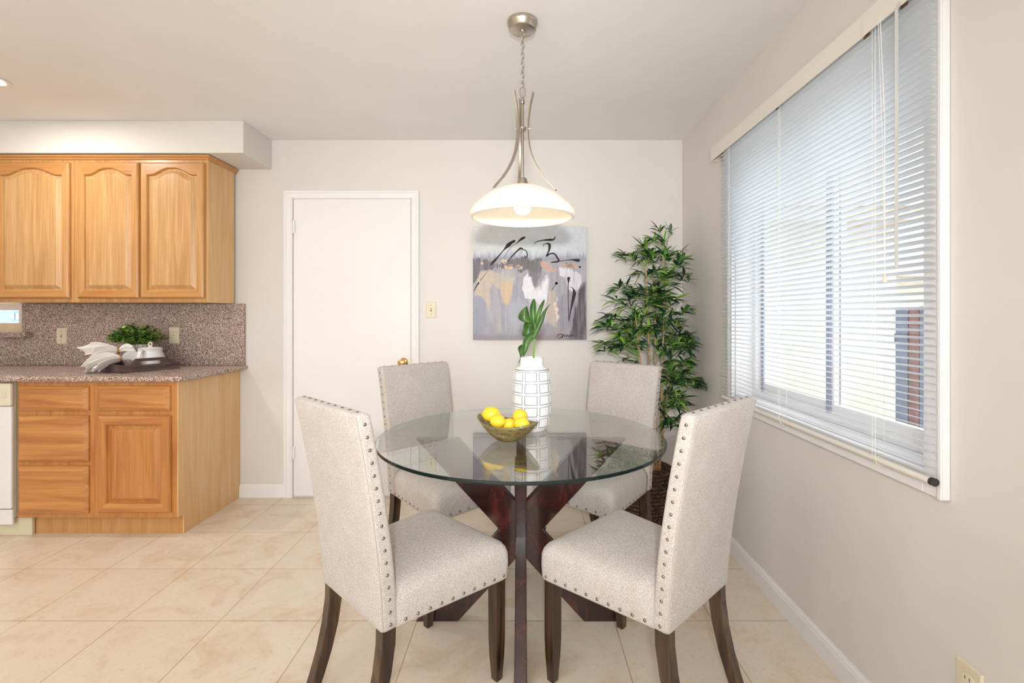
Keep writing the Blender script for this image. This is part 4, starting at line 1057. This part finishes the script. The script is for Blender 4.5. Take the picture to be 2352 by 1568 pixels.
for (a, b, q) in ((y0w+.040, ym+.02, .088), (ym-.02, y1w-.040, .112)):
    mb = MB(); frame(mb, a, b, z0w+.04, z1w-.04, .034, XR+q, XR+q+.02, 'x'); s_ = obj('sliding_sash', mb, 'white', r)
    bx('pane', (XR+q+.008, XR+q+.012, a+.03, b-.03, z0w+.07, z1w-.07), 'pane', s_)
bx('sash_shadow_strip', (XR+.080, XR+.087, 1.860, 1.882, z0w+.04, z1w-.04), 'strip', r)  # grey-blue strip painting the shadowed gap at the meeting rail
bx('sash_shadow_strip', (XR+.080, XR+.087, 2.372, 2.392, z0w+.04, z1w-.04), 'strip', r)  # same painted shadow strip beside the far sash stile
SXC = 1.0565; by0, by1 = 1.243, 2.552
r = thing('window_blind', 'white horizontal mini blind hanging half open over the wide window', 'blind', (SXC, (by0+by1)/2, .80))
mb = MB(); zt_, zb2 = 2.098, .828; ns = int((zt_-zb2)/.0195); sl = math.radians(-16)
for i in range(ns+1):
    z = zb2+.012+i*.0195; rg_ = []
    low = i < 5
    tilt = sl+random.uniform(-.02, .02)
    for y in (by0, by0+.004, by1-.004, by1):
        pts = []; pts2 = []; hw = .0125 if by0 < y < by1 else .009
        for j in range(6):
            u = -1+2*j/5; x = u*hw; zz = .0024*(1-u*u)
            X = SXC+x*math.cos(tilt)-zz*math.sin(tilt); Zz = z+x*math.sin(tilt)+zz*math.cos(tilt)
            pts.append((X, y, Zz+.0003)); pts2.append((X, y, Zz-.0003))
        rg_.append(pts+pts2[::-1])
    mb.loft(rg_)
obj('slats', mb, 'blind', r, smooth=True)
mb = MB(); va0, va1 = 1.04-.0, .004
def vbox(mb, a, b, x): mb.box(x, x+.003, a, b, 2.098, 2.166)
mb = MB(); vbox(mb, 1.472, by1+.115, 1.0385); mb.box(1.0416, XR-.0005, by1+.112, by1+.115, 2.098, 2.157); mb.box(1.0415, XR-.0005, 1.472, by1+.112, 2.158, 2.161)
obj('valance', mb, 'valance', r)
mb = MB(); vbox(mb, 1.13, 1.4745, 1.0352); mb.box(1.0392, XR-.0005, 1.133, 1.4715, 2.158, 2.161); mb.box(1.0392, XR-.003, 1.13, 1.133, 2.098, 2.157); obj('valance_return', mb, 'valance', r)
bx('head_rail', (1.045, 1.078, by0-.0, by1, 2.112, 2.15), 'blind', r, .002)
for yy in (1.98, 1.47, 1.325): 
    mb = MB(); mb.box(1.043, 1.049, yy-.010, yy+.010, 2.094, 2.116); obj('valance_clip', mb, 'lime', r)
mb = MB(); mb.tube([(SXC, by0+.0, .822), (SXC, by1, .822)], .0095, 14); obj('bottom_rail', mb, 'valance', r, smooth=True)
mb = MB(); mb.tube([(SXC, by0-.006, .822), (SXC, by0+.006, .822)], .0105, 14); obj('end_cap', mb, 'black', r, smooth=True)
for yy in (1.43, 1.96, 2.44):
    mb = MB()
    for xx in (SXC-.0135, SXC+.0135): mb.tube([(xx, yy, .826), (xx, yy, 2.112)], .0008, 5)
    mb.tube([(SXC-.0135, yy+.012, .826), (SXC-.0135, yy+.012, 2.112)], .0006, 5)
    obj('ladder_cord', mb, 'cord', r)
    mb = MB(); mb.tube([(SXC+.0125*math.cos(q), yy+.003*math.sin(2*q), .822+.0125*math.sin(q)) for q in [2*PI*i/16 for i in range(16)]], .0012, 5, True); mb.tube([(SXC-.013, yy, .826), (SXC-.016, yy-.01, .812), (SXC-.014, yy-.022, .808), (SXC-.012, yy-.028, .816)], .0009, 5); obj('cord_loop', mb, 'cream', r)
wy = 1.3265
mb = MB(); mb.tube([(1.026, wy, 2.094), (1.026, wy, 1.378)], .0046, 6); mb.tube([(1.034, wy, 2.11), (1.026, wy, 2.094)], .002, 6); obj('tilt_wand', mb, plain('clear_wand', (196, 195, 188), .2), r)
cy2 = 1.372
mb = MB(); mb.tube([(1.030, cy2+.02, 2.10), (1.028, cy2, 1.8), (1.028, cy2, 1.362)], .0011, 6); mb.tube([(1.032, cy2+.03, 2.10), (1.030, cy2+.01, 1.7), (1.028, cy2, 1.362)], .0009, 6); obj('lift_cord', mb, 'cord', r)
mb = MB(); mb.lathe([(.0015, 1.366), (.004, 1.360), (.0065, 1.348), (.0065, 1.344), (.001, 1.344)], 1.028, cy2, 12); obj('cord_tassel', mb, 'cream', r, smooth=True)

# ------------------------------------------------------------------ outdoors beyond the window
tag(bx('patio_ground', (XR+.5, 14, -3, 16, -.25, -.12), 'ground'), 'pale concrete ground seen through the blind', 'ground', kind='structure')
r = thing('house_wing', 'cream stucco house wing with low eave outside the window', 'building', (3, 6.1, -.12))
bx('stucco_wall', (1.7, PX(2058, 6.0), 6.0, 8.0, -.12, 2.55), 'stucco', r)
bx('eave', (1.6, PX(2058, 5.5)+.35, 5.55, 8.2, 2.35, 2.5), 'eave', r)
mb = MB(); mb.loft([[(x, 5.5, 2.5), (x, 8.2, 2.5), (x, 8.2, 3.3)] for x in (1.6, PX(2058, 5.5)+.35)]); obj('roof', mb, 'roof', r)
mb = MB(); r = thing('fence_gate', 'weathered grey and reddish board fence seen through the right end of the window', 'fence', (4.3, 4.21, -.12))
rnd = random.Random(4)
for i in range(22):
    x = PX(2061, 4.2)+i*.098; h = 1.335+rnd.uniform(-.03, .03); mb = MB(); mb.poly_extrude([(x, -.12), (x+.09, -.12), (x+.09, h-.03), (x+.072, h), (x+.018, h), (x, h-.03)], 'y', 4.2, 4.22); obj('board', mb, 'hedge' if i % 3 != 1 else 'fence', r)
bx('rail', (PX(2061, 4.2)+.02, PX(2061, 4.2)+2.1, 4.222, 4.26, 1.0, 1.09), 'fence', r)
r = thing('neighbour_house', 'tan house with grey roof beyond the fence', 'building', (8.5, 12.5, -.12))
bx('wall_panel', (5.5, 13, 11, 15, -.12, 2.1), 'stucco', r)
mb = MB(); mb.loft([[(x, 10.4, 2.1), (x, 15, 2.1), (x, 15, 3.6)] for x in (5.2, 13.2)]); obj('roof', mb, 'roof', r)

r = thing('garage', 'pale blue-grey building seen through the kitchen window at the left edge', 'building', (-13, 9.5, -.12))
bx('siding_wall', (-18, PX(46, 9), 9, 12, -.12, 1.72), 'garagewall', r)
for q in range(2): bx('window', (PX(28, 9)+q*.09, PX(28, 9)+q*.09+.07, 8.97, 9.0, 1.17, 1.29), 'strip', r)
mb = MB(); mb.loft([[(x, 8.7, 1.72), (x, 12, 1.72), (x, 12, 2.6)] for x in (-18.2, PX(46, 9)+.1)]); obj('roof', mb, 'roof', r)
